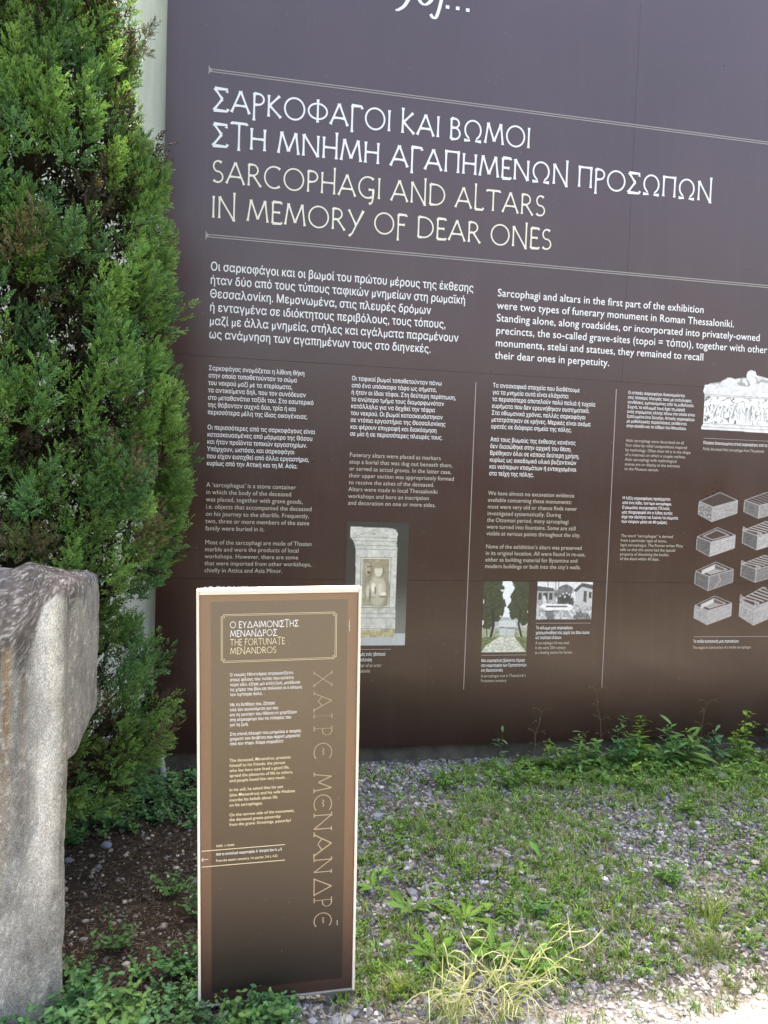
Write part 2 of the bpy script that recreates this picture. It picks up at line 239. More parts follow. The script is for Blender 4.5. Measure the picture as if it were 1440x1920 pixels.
tag(ground, 'bare soil and fine grit of the ground in front of the wall', kind='structure')

# ------------------------------------------------------------------ building wall behind the board
bw = thing('building_wall', 'pale grey-green rendered wall with concrete plinth, behind the large brown board', 'wall', (1.5, 3.8, 0))
def rel(b, o): return (b[0]-o[0], b[1]-o[0], b[2]-o[1], b[3]-o[1], b[4]-o[2], b[5]-o[2])
O = (1.5, 3.8, 0)
box('rendered_face', rel((-6, 9, 3.83, 4.2, .16, 4.6), O), WALL, bw)
box('plinth', rel((-6, 9, 3.80, 4.198, -.3, .157), O), CONC, bw)
# added unseen slab; its skewed front edge is shaped to cast the ground shadow
ol = [(-.25, 3.34), (.30, 3.635), (9, 5.13), (9, 9), (-.25, 9)]
V = np.array([(x, y, z) for z in (4.605, 4.8) for x, y in ol])-np.array(O)
F = [(0, 4, 3), (0, 3, 2), (0, 2, 1), (5, 6, 7), (5, 7, 8), (5, 8, 9)]
for k in range(5): q = (k+1) % 5; F += [(k, q, q+5), (k, q+5, k+5)]
link('shadow_slab', mesh_np('shadow_slab', V, np.array(F)), bw, CONC)

# ------------------------------------------------------------------ stroke lettering
def A_(cx, cy, rx, ry, a0, a1, n=14):
    a = np.radians(np.linspace(a0, a1, n)); return [(cx+rx*math.cos(t), cy+ry*math.sin(t)) for t in a]
Z_ = {
 'A': (.86, [[(0, 0), (.42, 1)], [(.42, 1), (.86, 0)], [(.16, .33), (.70, .33)]]),
 'S': (.52, [A_(.27, .745, .22, .245, 45, 270, 12)[:-1]+[(.27, .5)]+A_(.25, .26, .25, .25, 85, -140, 13)]),
 'Σ': (.70, [[(.62, .86), (.66, 1), (.05, 1)], [(.05, 1), (.42, .54)], [(.42, .54), (.02, 0)], [(.02, 0), (.66, 0), (.70, .12)]]),
 'P': (.54, [[(.06, 0), (.06, 1)], [(.06, .98)]+A_(.24, .735, .28, .25, 88, -88)+[(.06, .47)]]),
 'p': (.54, [[(.06, -.26), (.06, 1)], [(.06, .98)]+A_(.24, .735, .28, .25, 88, -88)+[(.06, .47)]]),
 'R': (.66, [[(.06, 0), (.06, 1)], [(.06, .98)]+A_(.24, .735, .26, .25, 88, -88)+[(.06, .47)], [(.28, .48), (.66, -.02)]]),
 'K': (.66, [[(.06, 0), (.06, 1)], [(.58, 1), (.08, .5)], [(.10, .52), (.66, 0)]]),
 'k': (.66, [[(.06, 0), (.06, 1.2)], [(.58, 1), (.08, .5)], [(.10, .52), (.66, 0)]]),
 'O': (1.0, [A_(.5, .5, .48, .5, 0, 360, 30)]),
 'Φ': (.96, [A_(.48, .52, .46, .36, 0, 360, 26), [(.48, 0), (.48, 1.08)]]),
 'Γ': (.56, [[(.06, 0), (.06, 1)], [(.02, 1), (.52, 1), (.55, .9)]]),
 'g': (.56, [[(.06, -.26), (.06, 1)], [(.02, 1), (.52, 1), (.55, .88)]]),
 'I': (.12, [[(.06, 0), (.06, 1)]]),
 'B': (.56, [[(.06, 0), (.06, 1)], [(.06, .99)]+A_(.22, .77, .24, .22, 88, -88)+[(.06, .55)], [(.06, .55)]+A_(.24, .275, .28, .275, 88, -88)+[(.06, 0)]]),
 'Ω': (.98, [[(.04, .02), (.34, .02)]+A_(.49, .54, .42, .46, 236, -56, 26)+[(.64, .02), (.94, .02)]]),
 'M': (1.0, [[(.02, 0), (.16, 1)], [(.16, 1), (.50, .12)], [(.50, .12), (.84, 1)], [(.84, 1), (.98, 0)]]),
 'T': (.74, [[(.37, 0), (.37, 1)], [(0, .93), (.03, 1), (.71, 1), (.74, .93)]]),
 't': (.74, [[(.37, -.12), (.37, 1.14)], [(0, 1.07), (.03, 1.14), (.71, 1.14), (.74, 1.07)]]),
 'H': (.74, [[(.06, 0), (.06, 1)], [(.68, 0), (.68, 1)], [(.06, .52), (.68, .52)]]),
 'h': (.74, [[(.06, 0), (.06, 1)], [(.68, 0), (.68, 1.26)], [(.06, .52), (.68, .52)]]),
 'N': (.82, [[(.06, 0), (.06, 1)], [(.06, 1), (.76, 0)], [(.76, 0), (.76, 1)]]),
 'n': (.82, [[(.06, 0), (.06, 1)], [(.06, 1), (.76, -.06)], [(.76, -.10), (.76, 1.24)]]),
 'Π': (.76, [[(.06, 0), (.06, 1)], [(.70, 0), (.70, 1)], [(0, 1), (.76, 1)]]),
 'E': (.50, [[(.06, 0), (.06, 1)], [(.06, 1), (.46, 1), (.48, .92)], [(.06, .52), (.42, .52)], [(.06, 0), (.48, 0), (.50, .08)]]),
 'F': (.48, [[(.06, 0), (.06, 1)], [(.06, 1), (.46, 1), (.48, .92)], [(.06, .52), (.40, .52)]]),
 'f': (.48, [[(.06, -.26), (.06, 1)], [(.06, 1), (.46, 1), (.48, .92)], [(.06, .52), (.40, .52)]]),
 'C': (.80, [A_(.48, .5, .46, .5, 52, 308, 24)]),
 'G': (.84, [A_(.48, .5, .46, .5, 52, 300, 24), [(.52, .40), (.80, .40)], [(.76, .40), (.76, .0), (.70, -.22), (.56, -.28)]]),
 'D': (.84, [[(.06, 0), (.06, 1)], [(.06, .99)]+A_(.30, .5, .52, .49, 88, -88, 20)+[(.06, .01)]]),
 'L': (.50, [[(.06, 0), (.06, 1)], [(.06, 0), (.46, 0), (.50, .10)]]),
 'l': (.50, [[(.06, 0), (.06, 1.26)], [(.06, 0), (.46, 0), (.50, .10)]]),
 'Y': (.70, [[(.02, 1), (.36, .48)], [(.70, 1), (.36, .48)], [(.36, .48), (.36, 0)]]),
 'y': (.76, [[(.02, 1), (.40, .30)], [(.76, 1), (.42, .30), (.22, -.12), (.06, -.26)]]),
 'U': (.72, [[(.06, 1), (.06, .38)]+A_(.36, .34, .30, .34, 180, 360, 14)+[(.66, 1)]]),
 'Δ': (.92, [[(.04, .02), (.46, 1)], [(.46, 1), (.88, .02)], [(.02, .02), (.90, .02)]]),
}
for a, b in zip('ΑΡΚΟΙΒΜΤΗΝΕΥ', 'APKOIBMTHNEY'): Z_[a] = Z_[b]
def ribbon(pts, hw, k, flare=.85, sharp=True):
    """flat ribbon along a polyline, ends flared; returns V (x, z, layer) and F"""
    P = np.array(pts, float)
    if len(P) == 2: P = np.array([P[0]+(P[1]-P[0])*t for t in (0, .06, .16, .5, .84, .94, 1)])
    d = np.gradient(P, axis=0); L = np.hypot(d[:, 0], d[:, 1]); L[L == 0] = 1; d /= L[:, None]
    s = np.concatenate([[0], np.cumsum(np.hypot(*np.diff(P, axis=0).T))]); T = s[-1]
    closed = np.allclose(P[0], P[-1])
    e = np.minimum(s, T-s)
    wv = hw*(1+(0 if closed else flare)*np.exp(-e/(.10)*1.0))
    if closed: d[0] = d[-1] = (P[1]-P[-2])/np.linalg.norm(P[1]-P[-2])
    n = np.stack([-d[:, 1], d[:, 0]], -1)
    a = P+n*wv[:, None]; b = P-n*wv[:, None]; m = len(P)
    V = np.zeros((2*m, 3)); V[:m, :2] = a; V[m:, :2] = b; V[:, 2] = k
    i = np.arange(m-1); return V, np.stack([i, i+1, i+1+m, i+m], -1)
def stroke_word(s, hw, space=.16):
    x = 0; Vs = []; Fs = []; n = 0; kk = 0
    for ch in s:
        if ch == ' ': x += .42; continue
        adv, st = Z_[ch]
        for q in st:
            V, F = ribbon([(px+x, pz) for px, pz in q], hw, kk % 7); kk += 1
            Vs.append(V); Fs.append(F+n); n += len(V)
        x += adv+space
    return np.concatenate(Vs), np.concatenate(Fs), x-space
def place2d(V, F, x0, z0, sx, sz, y):
    """2D (x, z, layer) -> local coordinates, facing -Y, layers 0.12 mm apart"""
    P = np.stack([x0+V[:, 0]*sx, y-V[:, 2]*.00012, z0+V[:, 1]*sz], -1)
    return P, F
# body lettering from the built-in font, one mesh per paragraph
from mathutils.geometry import tessellate_polygon
_cu = bpy.data.curves.new('glyph', 'FONT'); _cu.resolution_u = 3; _cu.size = 1; _cu.fill_mode = 'NONE'
_go = bpy.data.objects.new('glyph', _cu); COL.objects.link(_go); _dg = bpy.context.evaluated_depsgraph_get()
def _loops(txt):
    """closed outlines of a string in the built-in font"""
    _cu.body = txt; _dg.update(); me = _go.evaluated_get(_dg).to_mesh()
    P = np.array([tuple(v.co)[:2] for v in me.vertices]).reshape(-1, 2); nxt = {}
    for e in me.edges:
        a, b = e.vertices; nxt.setdefault(a, []).append(b); nxt.setdefault(b, []).append(a)
    seen = set(); out = []
    for st in nxt:
        if st in seen: continue
        L = [st]; seen.add(st); cur = st
        while True:
            n = [q for q in nxt[cur] if q not in seen]
            if not n: break
            cur = min(n) if len(L) == 1 else n[0]; seen.add(cur); L.append(cur)
        if len(L) > 2: out.append(P[L])
    _go.evaluated_get(_dg).to_mesh_clear(); return out
def _area(p): x, y = p[:, 0], p[:, 1]; return .5*float(np.sum(x*np.roll(y, -1)-y*np.roll(x, -1)))
def _inside(q, p):
    x, y = q; r = False; n = len(p)
    for i in range(n):
        x1, y1 = p[i]; x2, y2 = p[(i+1) % n]
        if (y1 > y) != (y2 > y) and x < (x2-x1)*(y-y1)/(y2-y1)+x1: r = not r
    return r
_bar = None; GC = {}
def glyph(ch, bold):
    """V, F, advance; overlapping outlines are filled one by one, holes cut from the outline around them"""
    global _bar
    k = (ch, bold)
    if k in GC: return GC[k]
    if _bar is None: _bar = min(l[:, 0].min() for l in _loops('|'))
    Ls = _loops(ch+'|'); j = max(range(len(Ls)), key=lambda i: Ls[i][:, 0].min()); adv = Ls[j][:, 0].min()-_bar; Ls.pop(j)
    if not Ls: GC[k] = (None, None, adv); return GC[k]
    big = max(Ls, key=lambda l: abs(_area(l))); sg_ = 1 if _area(big) > 0 else -1
    off = .001+.012*bold; R = []
    for l in Ls:
        l = l[np.hypot(*(l-np.roll(l, 1, 0)).T) > 1e-5]
        if len(l) < 3: continue
        t = np.roll(l, -1, 0)-np.roll(l, 1, 0); t /= np.hypot(t[:, 0], t[:, 1])[:, None]+1e-9
        R.append(l+np.stack([t[:, 1], -t[:, 0]], -1)*off*sg_)
    outs = [l for l in R if _area(l)*sg_ > 0]; holes = [l for l in R if _area(l)*sg_ <= 0]
    V = []; F = []; n = 0
    for i, o in enumerate(outs):
        mine = [h for h in holes if _inside(h[0], o) and _inside(h[len(h)//2], o)]
        # a hole belongs to the smallest outline that contains it
        mine = [h for h in mine if not any(abs(_area(q)) < abs(_area(o)) and _inside(h[0], q) for q in outs if q is not o)]
        pl_ = [[Vector((x, y, 0)) for x, y in o]]+[[Vector((x, y, 0)) for x, y in h] for h in mine]
        pts = np.concatenate([o]+mine); tr = tessellate_polygon(pl_)
        V.append(np.column_stack([pts, np.full(len(pts), i % 3)])); F.append(np.array(tr, int).reshape(-1, 3)+n); n += len(pts)
    GC[k] = (np.concatenate(V), np.concatenate(F), adv); return GC[k]
def lay(line, bold):
    x = 0; Vs = []; Fs = []; n = 0
    for ch in line:
        if ch == ' ': x += .26; continue
        V, F, adv = glyph(ch, bold)
        if V is not None:
            V = V.copy(); V[:, 0] += x; Vs.append(V); Fs.append(F+n); n += len(V)
        x += adv+.012
    return np.concatenate(Vs), np.concatenate(Fs)
def paragraph(rec, parent, y):
    name, lines, x0, z0, pitch, wd, row, col, bold, small = rec
    size = (pitch or 12)*.88/1000; bold = bold*(.45 if small else .7)
    ms = [lay(l, bold) for l in lines]; sx = wd/1000/ms[row][0][:, 0].max()
    for k, (V, F) in enumerate(ms):
        P = np.stack([x0/1000+V[:, 0]*sx, y-V[:, 2]*.0001, (z0-k*pitch)/1000+V[:, 1]*size], -1)
        a_, b_, c_ = P[F[:, 0]], P[F[:, 1]], P[F[:, 2]]; fl = np.cross(b_-a_, c_-a_)[:, 1] > 0; F = F.copy(); F[fl] = F[fl][:, ::-1]
        nm = 'text_line' if name == 'paragraph' else 'caption_line'
        link(nm, mesh_np(nm, P, F), parent, INK[{'W': 'W', 'C': 'c' if small else 'D'}[col]])
def heading(rec, parent, y):
    g, x0, z0, wd, cap, col, hw, small = rec
    adv = stroke_word(g, hw*.5)[2]; off = 0
    for wd_ in g.split(' '):
        V, F, a = stroke_word(wd_, hw*.58); V[:, 0] += off; off += a+.16+.42
        V, F = place2d(V, F, x0/1000, z0/1000, wd/1000/adv, cap/1000, y)
        link('heading_word', mesh_np('heading_word', V, F), parent, INK[{'W': 'W', 'C': 'c' if small else 'C'}[col]])
def bar(name, x0, x1, z0, z1, y, mat, parent, t=.0006):
    return box(name, (x0, x1, y-t, y, z0, z1), mat, parent)

# ------------------------------------------------------------------ printed pictures (coloured grids)
class Pic:
    def __init__(s, w_, h_, bg=(.5, .5, .5)):
        s.w, s.h = w_, h_; s.a = np.ones((h_, w_, 3))*np.array(bg); s.m = np.ones((h_, w_), bool)
        s.y, s.x = np.mgrid[0:h_, 0:w_]; s.u = (s.x+.5)/w_; s.v = (s.y+.5)/h_
    def inpoly(s, pts):
        r = np.zeros((s.h, s.w), bool); n = len(pts)
        for i in range(n):
            (x1, y1), (x2, y2) = pts[i], pts[(i+1) % n]
            if y1 == y2: continue
            c = ((y1 > s.v) != (y2 > s.v)) & (s.u < (x2-x1)*(s.v-y1)/(y2-y1)+x1); r ^= c
        return r
    def poly(s, pts, col, a=1): m = s.inpoly(pts); s.a[m] = s.a[m]*(1-a)+np.array(col)*a; return m
    def ell(s, cx, cy, rx, ry, col, a=1, soft=.15):
        d = np.sqrt(((s.u-cx)/rx)**2+((s.v-cy)/ry)**2); k = (sm(1+soft, 1-soft, d)*a)[..., None]; s.a = s.a*(1-k)+np.array(col)*k
    def line(s, p, q, col, wd, a=1):
        ax, ay = s.w, s.h; px, py = p[0]*ax, p[1]*ay; dx, dy = q[0]*ax-px, q[1]*ay-py; L = dx*dx+dy*dy+1e-9
        t = np.clip(((s.x+.5-px)*dx+(s.y+.5-py)*dy)/L, 0, 1); d = np.hypot(s.x+.5-px-t*dx, s.y+.5-py-t*dy)
        k = (np.clip(wd/2+.5-d, 0, 1)*a)[..., None]; s.a = s.a*(1-k)+np.array(col)*k; return k[..., 0] > .3
    def pl(s, pts, col, wd, a=1):
        r = np.zeros((s.h, s.w), bool)
        for i in range(len(pts)-1): r |= s.line(pts[i], pts[i+1], col, wd, a)
        return r
    def nz(s, sc, seed, stretch=(1, 1), o=4): return fbm(np.stack([s.x/s.w*sc*stretch[0], s.y/s.w*sc*stretch[1], s.x*0.], -1), o, seed)
    def obj(s, name, x0, x1, z1, z0, y, parent, mat=PRINT, mask=None, label=None):
        X, Z = np.meshgrid(np.linspace(x0, x1, s.w), np.linspace(z1, z0, s.h)); V = np.stack([X, np.full(X.shape, y), Z], -1).reshape(-1, 3)
        i = np.arange(s.w*s.h).reshape(s.h, s.w); F = np.stack([i[1:, :-1], i[1:, 1:], i[:-1, 1:], i[:-1, :-1]], -1)
        if mask is not None:
            k = mask[1:, :-1] & mask[1:, 1:] & mask[:-1, 1:] & mask[:-1, :-1]; F = F[k]
        F = F.reshape(-1, 4)
        o = link(name, mesh_np(name, V, F, np.clip(s.a, 0, 1).reshape(-1, 3)), parent, mat)
        if label: o['label'] = label
        return o
def mm(v): return v/1000.

# ------------------------------------------------------------------ the large board
BY = 3.746
board = thing('information_board', 'huge brown exhibition board with white Greek and cream English headings on the wall', 'sign board', (0, BY, 0))
XL, XR, XM = -.4145, 3.32, 1.9785
rows = [(.0975, .9705), (.9705, 2.0535), (2.0535, 4.3)]
gap = .0005
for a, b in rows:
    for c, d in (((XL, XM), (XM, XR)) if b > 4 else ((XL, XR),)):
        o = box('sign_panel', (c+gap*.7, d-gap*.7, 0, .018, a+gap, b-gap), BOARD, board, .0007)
box('back_sheet', (XL+.004, XR-.004, .0185, .03, .10, 4.297), DARKGAP, board)
for zc in (.5, 1.5, 2.6, 3.8):
    box('mounting_rail', (XL+.05, XR-.05, .0305, .083, zc-.02, zc+.02), METAL, board)
ty = -.0012
for rec in HEADS:
    if not rec[7]: heading(rec, board, ty)
for rec in PARAS:
    if not rec[9]: paragraph(rec, board, ty)
for k, (x0, z) in (('rule1', (-.2103, 3.4013)), ('rule2', (-.2074, 2.6277))):
    bar('double_rule', x0, 3.25, z+.0035, z+.0075, 0, INK['R'], board)
    bar('double_rule', x0, 3.25, z-.0075, z-.0035, 0, INK['R'], board)
    V, F = [], []
    P = np.array([[x0-.009, -.001, z+.022], [x0-.009, -.001, z-.022], [x0-.003, -.001, z-.011], [x0+.006, -.001, z], [x0-.003, -.001, z+.011]])
    link('rule_serif', mesh_np('rule_serif', np.vstack([P, P[:1]]), np.array([[0, 1, 2], [0, 2, 3], [0, 3, 4]])), board, INK['R'])
bar('column_rule', 1.1600, 1.1640, .3936, 2.0046, 0, INK['R'], board)
bar('column_rule', 1.9458, 1.9498, .3906, 2.0138, 0, INK['R'], board)
for (a, b) in G['hr']: bar('caption_rule', mm(a[0]), min(mm(b[0]), 3.2), mm(a[1])-.0012, mm(a[1])+.0012, 0, INK['R'], board)
# italic word running over the top edge of the picture: (in mem)ory of...
def stroke_set(name, strokes, parent, mat, y=-.0012):
    Vs = []; Fs = []; n = 0
    for k, (pts, w0, w1) in enumerate(strokes):
        P = np.array(pts, float); m = 26
        # Catmull-Rom through the points
        Q = np.vstack([2*P[0]-P[1], P, 2*P[-1]-P[-2]]); T = np.linspace(0, len(P)-1-1e-6, m); i = T.astype(int); t = (T-i)[:, None]
        a, b, c, d = Q[i], Q[i+1], Q[i+2], Q[i+3]
        R_ = .5*(2*b+(c-a)*t+(2*a-5*b+4*c-d)*t*t+(3*b-a-3*c+d)*t**3)
        g = np.gradient(R_, axis=0); g /= np.linalg.norm(g, axis=1)[:, None]; nn_ = np.stack([-g[:, 1], g[:, 0]], -1)
        wv = (w0+(w1-w0)*np.abs(np.sin(np.arctan2(g[:, 1], g[:, 0]))))[:, None]/2
        V = np.zeros((2*m, 3)); V[:m, 0::2] = R_+nn_*wv; V[m:, 0::2] = R_-nn_*wv; V[:, 1] = y-k*.00012
        j = np.arange(m-1); Vs.append(V); Fs.append(np.stack([j, j+1, j+1+m, j+m], -1)+n); n += 2*m
    return link(name, mesh_np(name, np.concatenate(Vs), np.concatenate(Fs)), parent, mat)
z0 = 3.86
dots = []
for cx, cz in ((.9357, 3.8585), (.9883, 3.8595), (1.0404, 3.858)):
    dots.append(([(cx-.0095, cz), (cx, cz+.0001), (cx+.0095, cz)], .017, .017))
stroke_set('italic_heading', [
    ([(.672, 3.806), (.690, 3.812), (.722, 3.842), (.756, 3.92), (.78, 4.0)], .007, .019),
    ([(.700, 4.0), (.715, 3.96), (.735, 3.875)], .006, .018),
    ([(.86, 3.99), (.82, 4.0), (.785, 3.95), (.784, 3.885), (.812, 3.853), (.846, 3.872), (.875, 3.93), (.885, 3.97), (.86, 3.99)], .008, .019),
    ([(.850, 3.812), (.862, 3.797), (.880, 3.803), (.897, 3.86), (.915, 3.95), (.94, 4.05), (.975, 4.08)], .010, .017),
    ([(.87, 3.985), (.96, 3.99)], .008, .008), ([(.62, 3.895), (.645, 3.878), (.66, 3.885)], .008, .014)]+dots, board, INK['W'])

# altar photograph
p = Pic(116, 232, (.045, .042, .035)); dv = p.v[..., None]
p.a = p.a+np.array([.16, .16, .14])*sm(.45, .92, dv); p.a = np.where(dv > .90, np.array([.50, .52, .50]), p.a)
U = lambda x, y: ((x-723)/297+.0, (y-226)/600)
al = [U(*q) for q in [(742, 252), (740, 304), (752, 312), (762, 335), (768, 360), (776, 640), (768, 665), (765, 690), (750, 742), (752, 782), (962, 786), (970, 740), (968, 660), (966, 640), (966, 350), (962, 330), (966, 280), (955, 262), (935, 256)]]
st = .72+.25*(p.nz(16, 3)-.5)*2; m = p.poly(al, (.62, .61, .55)); p.a[m] = (np.array([.66, .65, .58])*st[..., None]*1.25)[m]
for q in [((742, 304), (964, 305)), ((752, 318), (960, 320)), ((762, 340), (962, 342)), ((770, 358), (962, 360)), ((776, 640), (966, 642)), ((770, 668), (966, 670)), ((766, 690), (968, 692)), ((752, 742), (968, 745))]:
    p.line(U(*q[0]), U(*q[1]), (.20, .19, .15), 1.3, .75)
for q in [((772, 296), (850, 268)), ((850, 268), (925, 292)), ((772, 298), (925, 299))]: p.line(U(*q[0]), U(*q[1]), (.25, .24, .2), 1, .8)
p.ell(*U(852, 284), .03, .011, (.3, .28, .24), .8)
for k, c in ((0, (.2, .18, .12)), (5, (.75, .72, .62)), (9, (.28, .25, .18))):
    p.pl([U(795+k, 398+k), U(938-k, 398+k), U(936-k, 640-k), U(798+k, 640-k), U(795+k, 398+k)], c, 1.3, .9)
fm = p.inpoly([U(806, 408), U(928, 408), U(926, 630), U(810, 630)]); p.a[fm] *= np.array([.62, .56, .42])
for (cx, cy, rx, ry, c) in [(884, 563, 47, 84, (.24, .20, .12)), (878, 560, 42, 80, (.60, .55, .42)), (884, 464, 24, 34, (.20, .16, .09)), (880, 462, 19, 30, (.80, .75, .62)), (880, 436, 25, 15, (.34, .28, .17)), (832, 457, 19, 38, (.22, .18, .1)), (829, 455, 14, 32, (.50, .44, .32)), (829, 442, 5, 4, (.08, .06, .04)), (839, 442, 4, 4, (.08, .06, .04)), (833, 470, 7, 7, (.05, .04, .02)),
                       (832, 565, 8, 36, (.66, .60, .46)), (843, 580, 5, 38, (.22, .18, .11)), (858, 543, 11, 22, (.86, .82, .70)), (868, 556, 4, 20, (.2, .16, .1)), (890, 548, 10, 24, (.70, .65, .50)), (908, 574, 19, 8, (.85, .80, .68)), (906, 588, 20, 4, (.18, .14, .08)), (926, 545, 8, 52, (.32, .27, .17)), (873, 458, 3, 2, (.38, .33, .24)), (887, 458, 3, 2, (.38, .33, .24)), (880, 476, 5, 2, (.42, .36, .26))]:
    p.ell(*U(cx, cy), rx/297, ry/600, c, .9, .25)
for x in range(850, 925, 9): p.line(U(x, 585), U(x+3, 632), (.25, .21, .14), 1, .55)
p.pl([U(812, 560), U(830, 595), U(870, 590)], (.2, .17, .11), 1.2, .7); p.pl([U(846, 500), U(820, 520), U(812, 560)], (.2, .17, .11), 1.2, .7); p.pl([U(905, 495), U(935, 530), U(932, 620)], (.22, .18, .12), 1.2, .6)
bs = p.inpoly([U(752, 752), U(968, 745), U(962, 786), U(752, 784)]); p.a[bs] *= (np.array([.75, .65, .42])*(.6+.9*p.nz(30, 8))[..., None])[bs]
p.a *= (.86+.28*p.nz(60, 5))[..., None]
p.obj('printed_photo', .5137, .8350, 1.2685, .632, -.0011, board, label='colour photograph of a pale carved funerary altar, printed on the board')
# cemetery photograph
p = Pic(85, 133, (.80, .82, .82)); n1 = p.nz(9, 1, o=5); n2 = p.nz(30, 2)
low = p.v > .62; p.a[low] = (np.array([.35, .36, .26])*(.3+1.5*n2)[..., None])[low]
pathm = p.inpoly([(.38, .78), (.72, .78), (1.0, 1), (.0, 1), (.1, .9)]); p.a[pathm] = (np.array([.62, .62, .52])*(.35+1.2*p.nz(26, 4, (1, 2)))[..., None])[pathm]
hz = (p.v > .50) & (p.v < .66) & (p.u > .2) & (p.u < .95); p.a[hz] = (np.array([.5, .52, .5])*(.5+.9*n2)[..., None])[hz]
for cx, cy, rx, ry in ((.20, .22, .27, .30), (.12, .5, .16, .16), (.28, .45, .16, .12), (.86, .22, .26, .32), (.72, .40, .16, .12), (.92, .5, .12, .12)):
    d = ((p.u-cx)/rx)**2+((p.v-cy)/ry)**2+(n1-.5)*2.2; m = d < 1; p.a[m] = (np.array([.035, .042, .022])*(.3+2.2*n2)[..., None])[m]
p.pl([(.22, .4), (.25, .62), (.20, .78)], (.03, .028, .02), 5); p.pl([(.84, .4), (.80, .6), (.88, .80)], (.03, .028, .02), 4); p.pl([(.08, .45), (.12, .8)], (.05, .05, .03), 2)
p.poly([(.36, .57), (.42, .55), (.72, .555), (.74, .60), (.74, .65), (.36, .64)], (.62, .64, .62)); p.poly([(.38, .64), (.72, .65), (.71, .765), (.39, .76)], (.55, .57, .55))
p.poly([(.38, .64), (.72, .65), (.72, .67), (.38, .66)], (.22, .22, .20)); p.line((.55, .67), (.55, .76), (.3, .3, .28), 1.2)
sd_ = (p.v > .78) & ~pathm; p.a[sd_] = (np.array([.14, .17, .07])*(.2+1.8*p.nz(30, 6))[..., None])[sd_]
p.a *= (.8+.4*p.nz(70, 7))[..., None]
p.obj('printed_photo', .0+1.2500, 1.5010, .9700, .5905, -.0011, board, label='colour photograph of a path and a stone tomb between dark trees')
# horse feeding photograph, black and white
p = Pic(104, 71, (.72, .72, .72)); n1 = p.nz(8, 11, o=5); n2 = p.nz(34, 12)
g_ = p.v > .52; p.a[g_] = (np.ones(3)*(.10+.75*n2)[..., None])[g_]
p.poly([(0, .16), (.28, .20), (.32, .26), (.32, .52), (0, .60)], (.38,)*3); p.poly([(0, .12), (.28, .17), (.34, .26), (0, .26)], (.10,)*3)
for x in (.03, .12, .22): p.poly([(x, .30), (x+.06, .30), (x+.06, .48), (x, .48)], (.06,)*3)
p.poly([(.68, .22), (.80, .06), (1, .12), (1, .66), (.70, .56)], (.52,)*3); p.poly([(.64, .24), (.80, .03), (1, .08), (1, .2), (.80, .13), (.70, .27)], (.09,)*3)
p.poly([(.84, .24), (.89, .24), (.89, .55), (.84, .52)], (.08,)*3); p.poly([(.93, .26), (.98, .27), (.98, .44), (.93, .42)], (.07,)*3)
for x in (.19, .33, .38): p.line((x, 0), (x, .55), (.1,)*3, 1.3)
d = ((p.u-.5)/.16)**2+((p.v-.28)/.2)**2+(n1-.5)*2.4; p.a[d < 1] = .06+.2*n2[d < 1][:, None]
for x, y in ((.42, .5), (.47, .44), (.53, .42), (.58, .46), (.62, .52), (.50, .52)): p.ell(x, y, .05, .13, (.05,)*3, .9); p.ell(x, y-.12, .018, .03, (.6,)*3, .9)
p.ell(.13, .42, .02, .05, (.8,)*3); p.ell(.14, .50, .03, .10, (.65,)*3)
p.poly([(.05, .66), (.12, .58), (.62, .60), (.66, .68), (.60, .78), (.48, .74), (.2, .76)], (.82,)*3); p.poly([(.16, .63), (.55, .63), (.56, .68), (.18, .68)], (.14,)*3)
d = (p.v > .76) & (n1 > .52); p.a[d] *= .35
p.a *= (.7+.6*p.nz(70, 13))[..., None]
p.obj('printed_photo', 1.5488, 1.8655, .9695, .7665, -.0011, board, label='black and white photograph of horses fed from a stone lid in a street')
p = Pic(118, 80, (.4,)*3); p.a = np.ones((80, 118, 3))*(.05+1.2*sm(.38, .62, p.nz(30, 31, (1, 1), 3)))[..., None]*.8
p.obj('printed_photo', -.184, .1219, .9328, .7175, -.0011, board, label='grey photograph almost wholly hidden behind the small upright sign')
# carved sarcophagus photograph, cut out along its outline
p = Pic(220, 130, (.75,)*3); n2 = p.nz(40, 21)
body = p.inpoly([(.0, .38), (.012, .28), (.99, .28), (1, .38), (.985, .44), (.985, .90), (1, .955), (1, .995), (0, .985), (0, .94), (.012, .9), (.012, .44)])
lid = p.inpoly([(.03, .29), (.05, .25), (.13, .22), (.18, .15), (.21, .14), (.25, .16), (.31, .13), (.335, .13), (.34, .04), (.37, 0), (.41, .02), (.42, .08), (.55, .13), (.62, .04), (.66, 0), (.70, .04), (.71, .12), (.85, .18), (.93, .24), (.97, .29)])
p.a = np.ones((130, 220, 3))*(.70+.45*(n2-.5))[..., None]; cr_ = np.abs(p.nz(9, 25, (1, .6), 3)-.5) < .035; p.a[cr_ & (p.v < .27)] = .34
fr = p.inpoly([(.018, .46), (.982, .46), (.982, .87), (.018, .87)])
q = p.nz(26, 22, (1, .7), 4); edge = np.abs(q-.5)*9
tex = np.clip(.08+.85*sm(.05, .65, edge), 0, 1)
p.a[fr] = (np.ones(3)*tex[..., None])[fr]
rr = np.random.default_rng(5)
for k in range(22):
    cx = .035+k*.0445; cy = .52+.05*rr.random()
    p.ell(cx, cy, .011, .028, (.80,)*3, .95, .3)
    for _ in range(5):
        a = rr.uniform(-1, 1)*.04; b = rr.uniform(.08, .3); p.line((cx+a*.2, cy+.05), (cx+a, cy+b), (.78,)*3, 3.2, .9); p.line((cx+a*.2+.006, cy+.05), (cx+a+.008, cy+b), (.10,)*3, 1.2, .8)
for z in (.43, .455, .885, .94): p.line((0, z), (1, z), (.28,)*3, 1.4, .8)
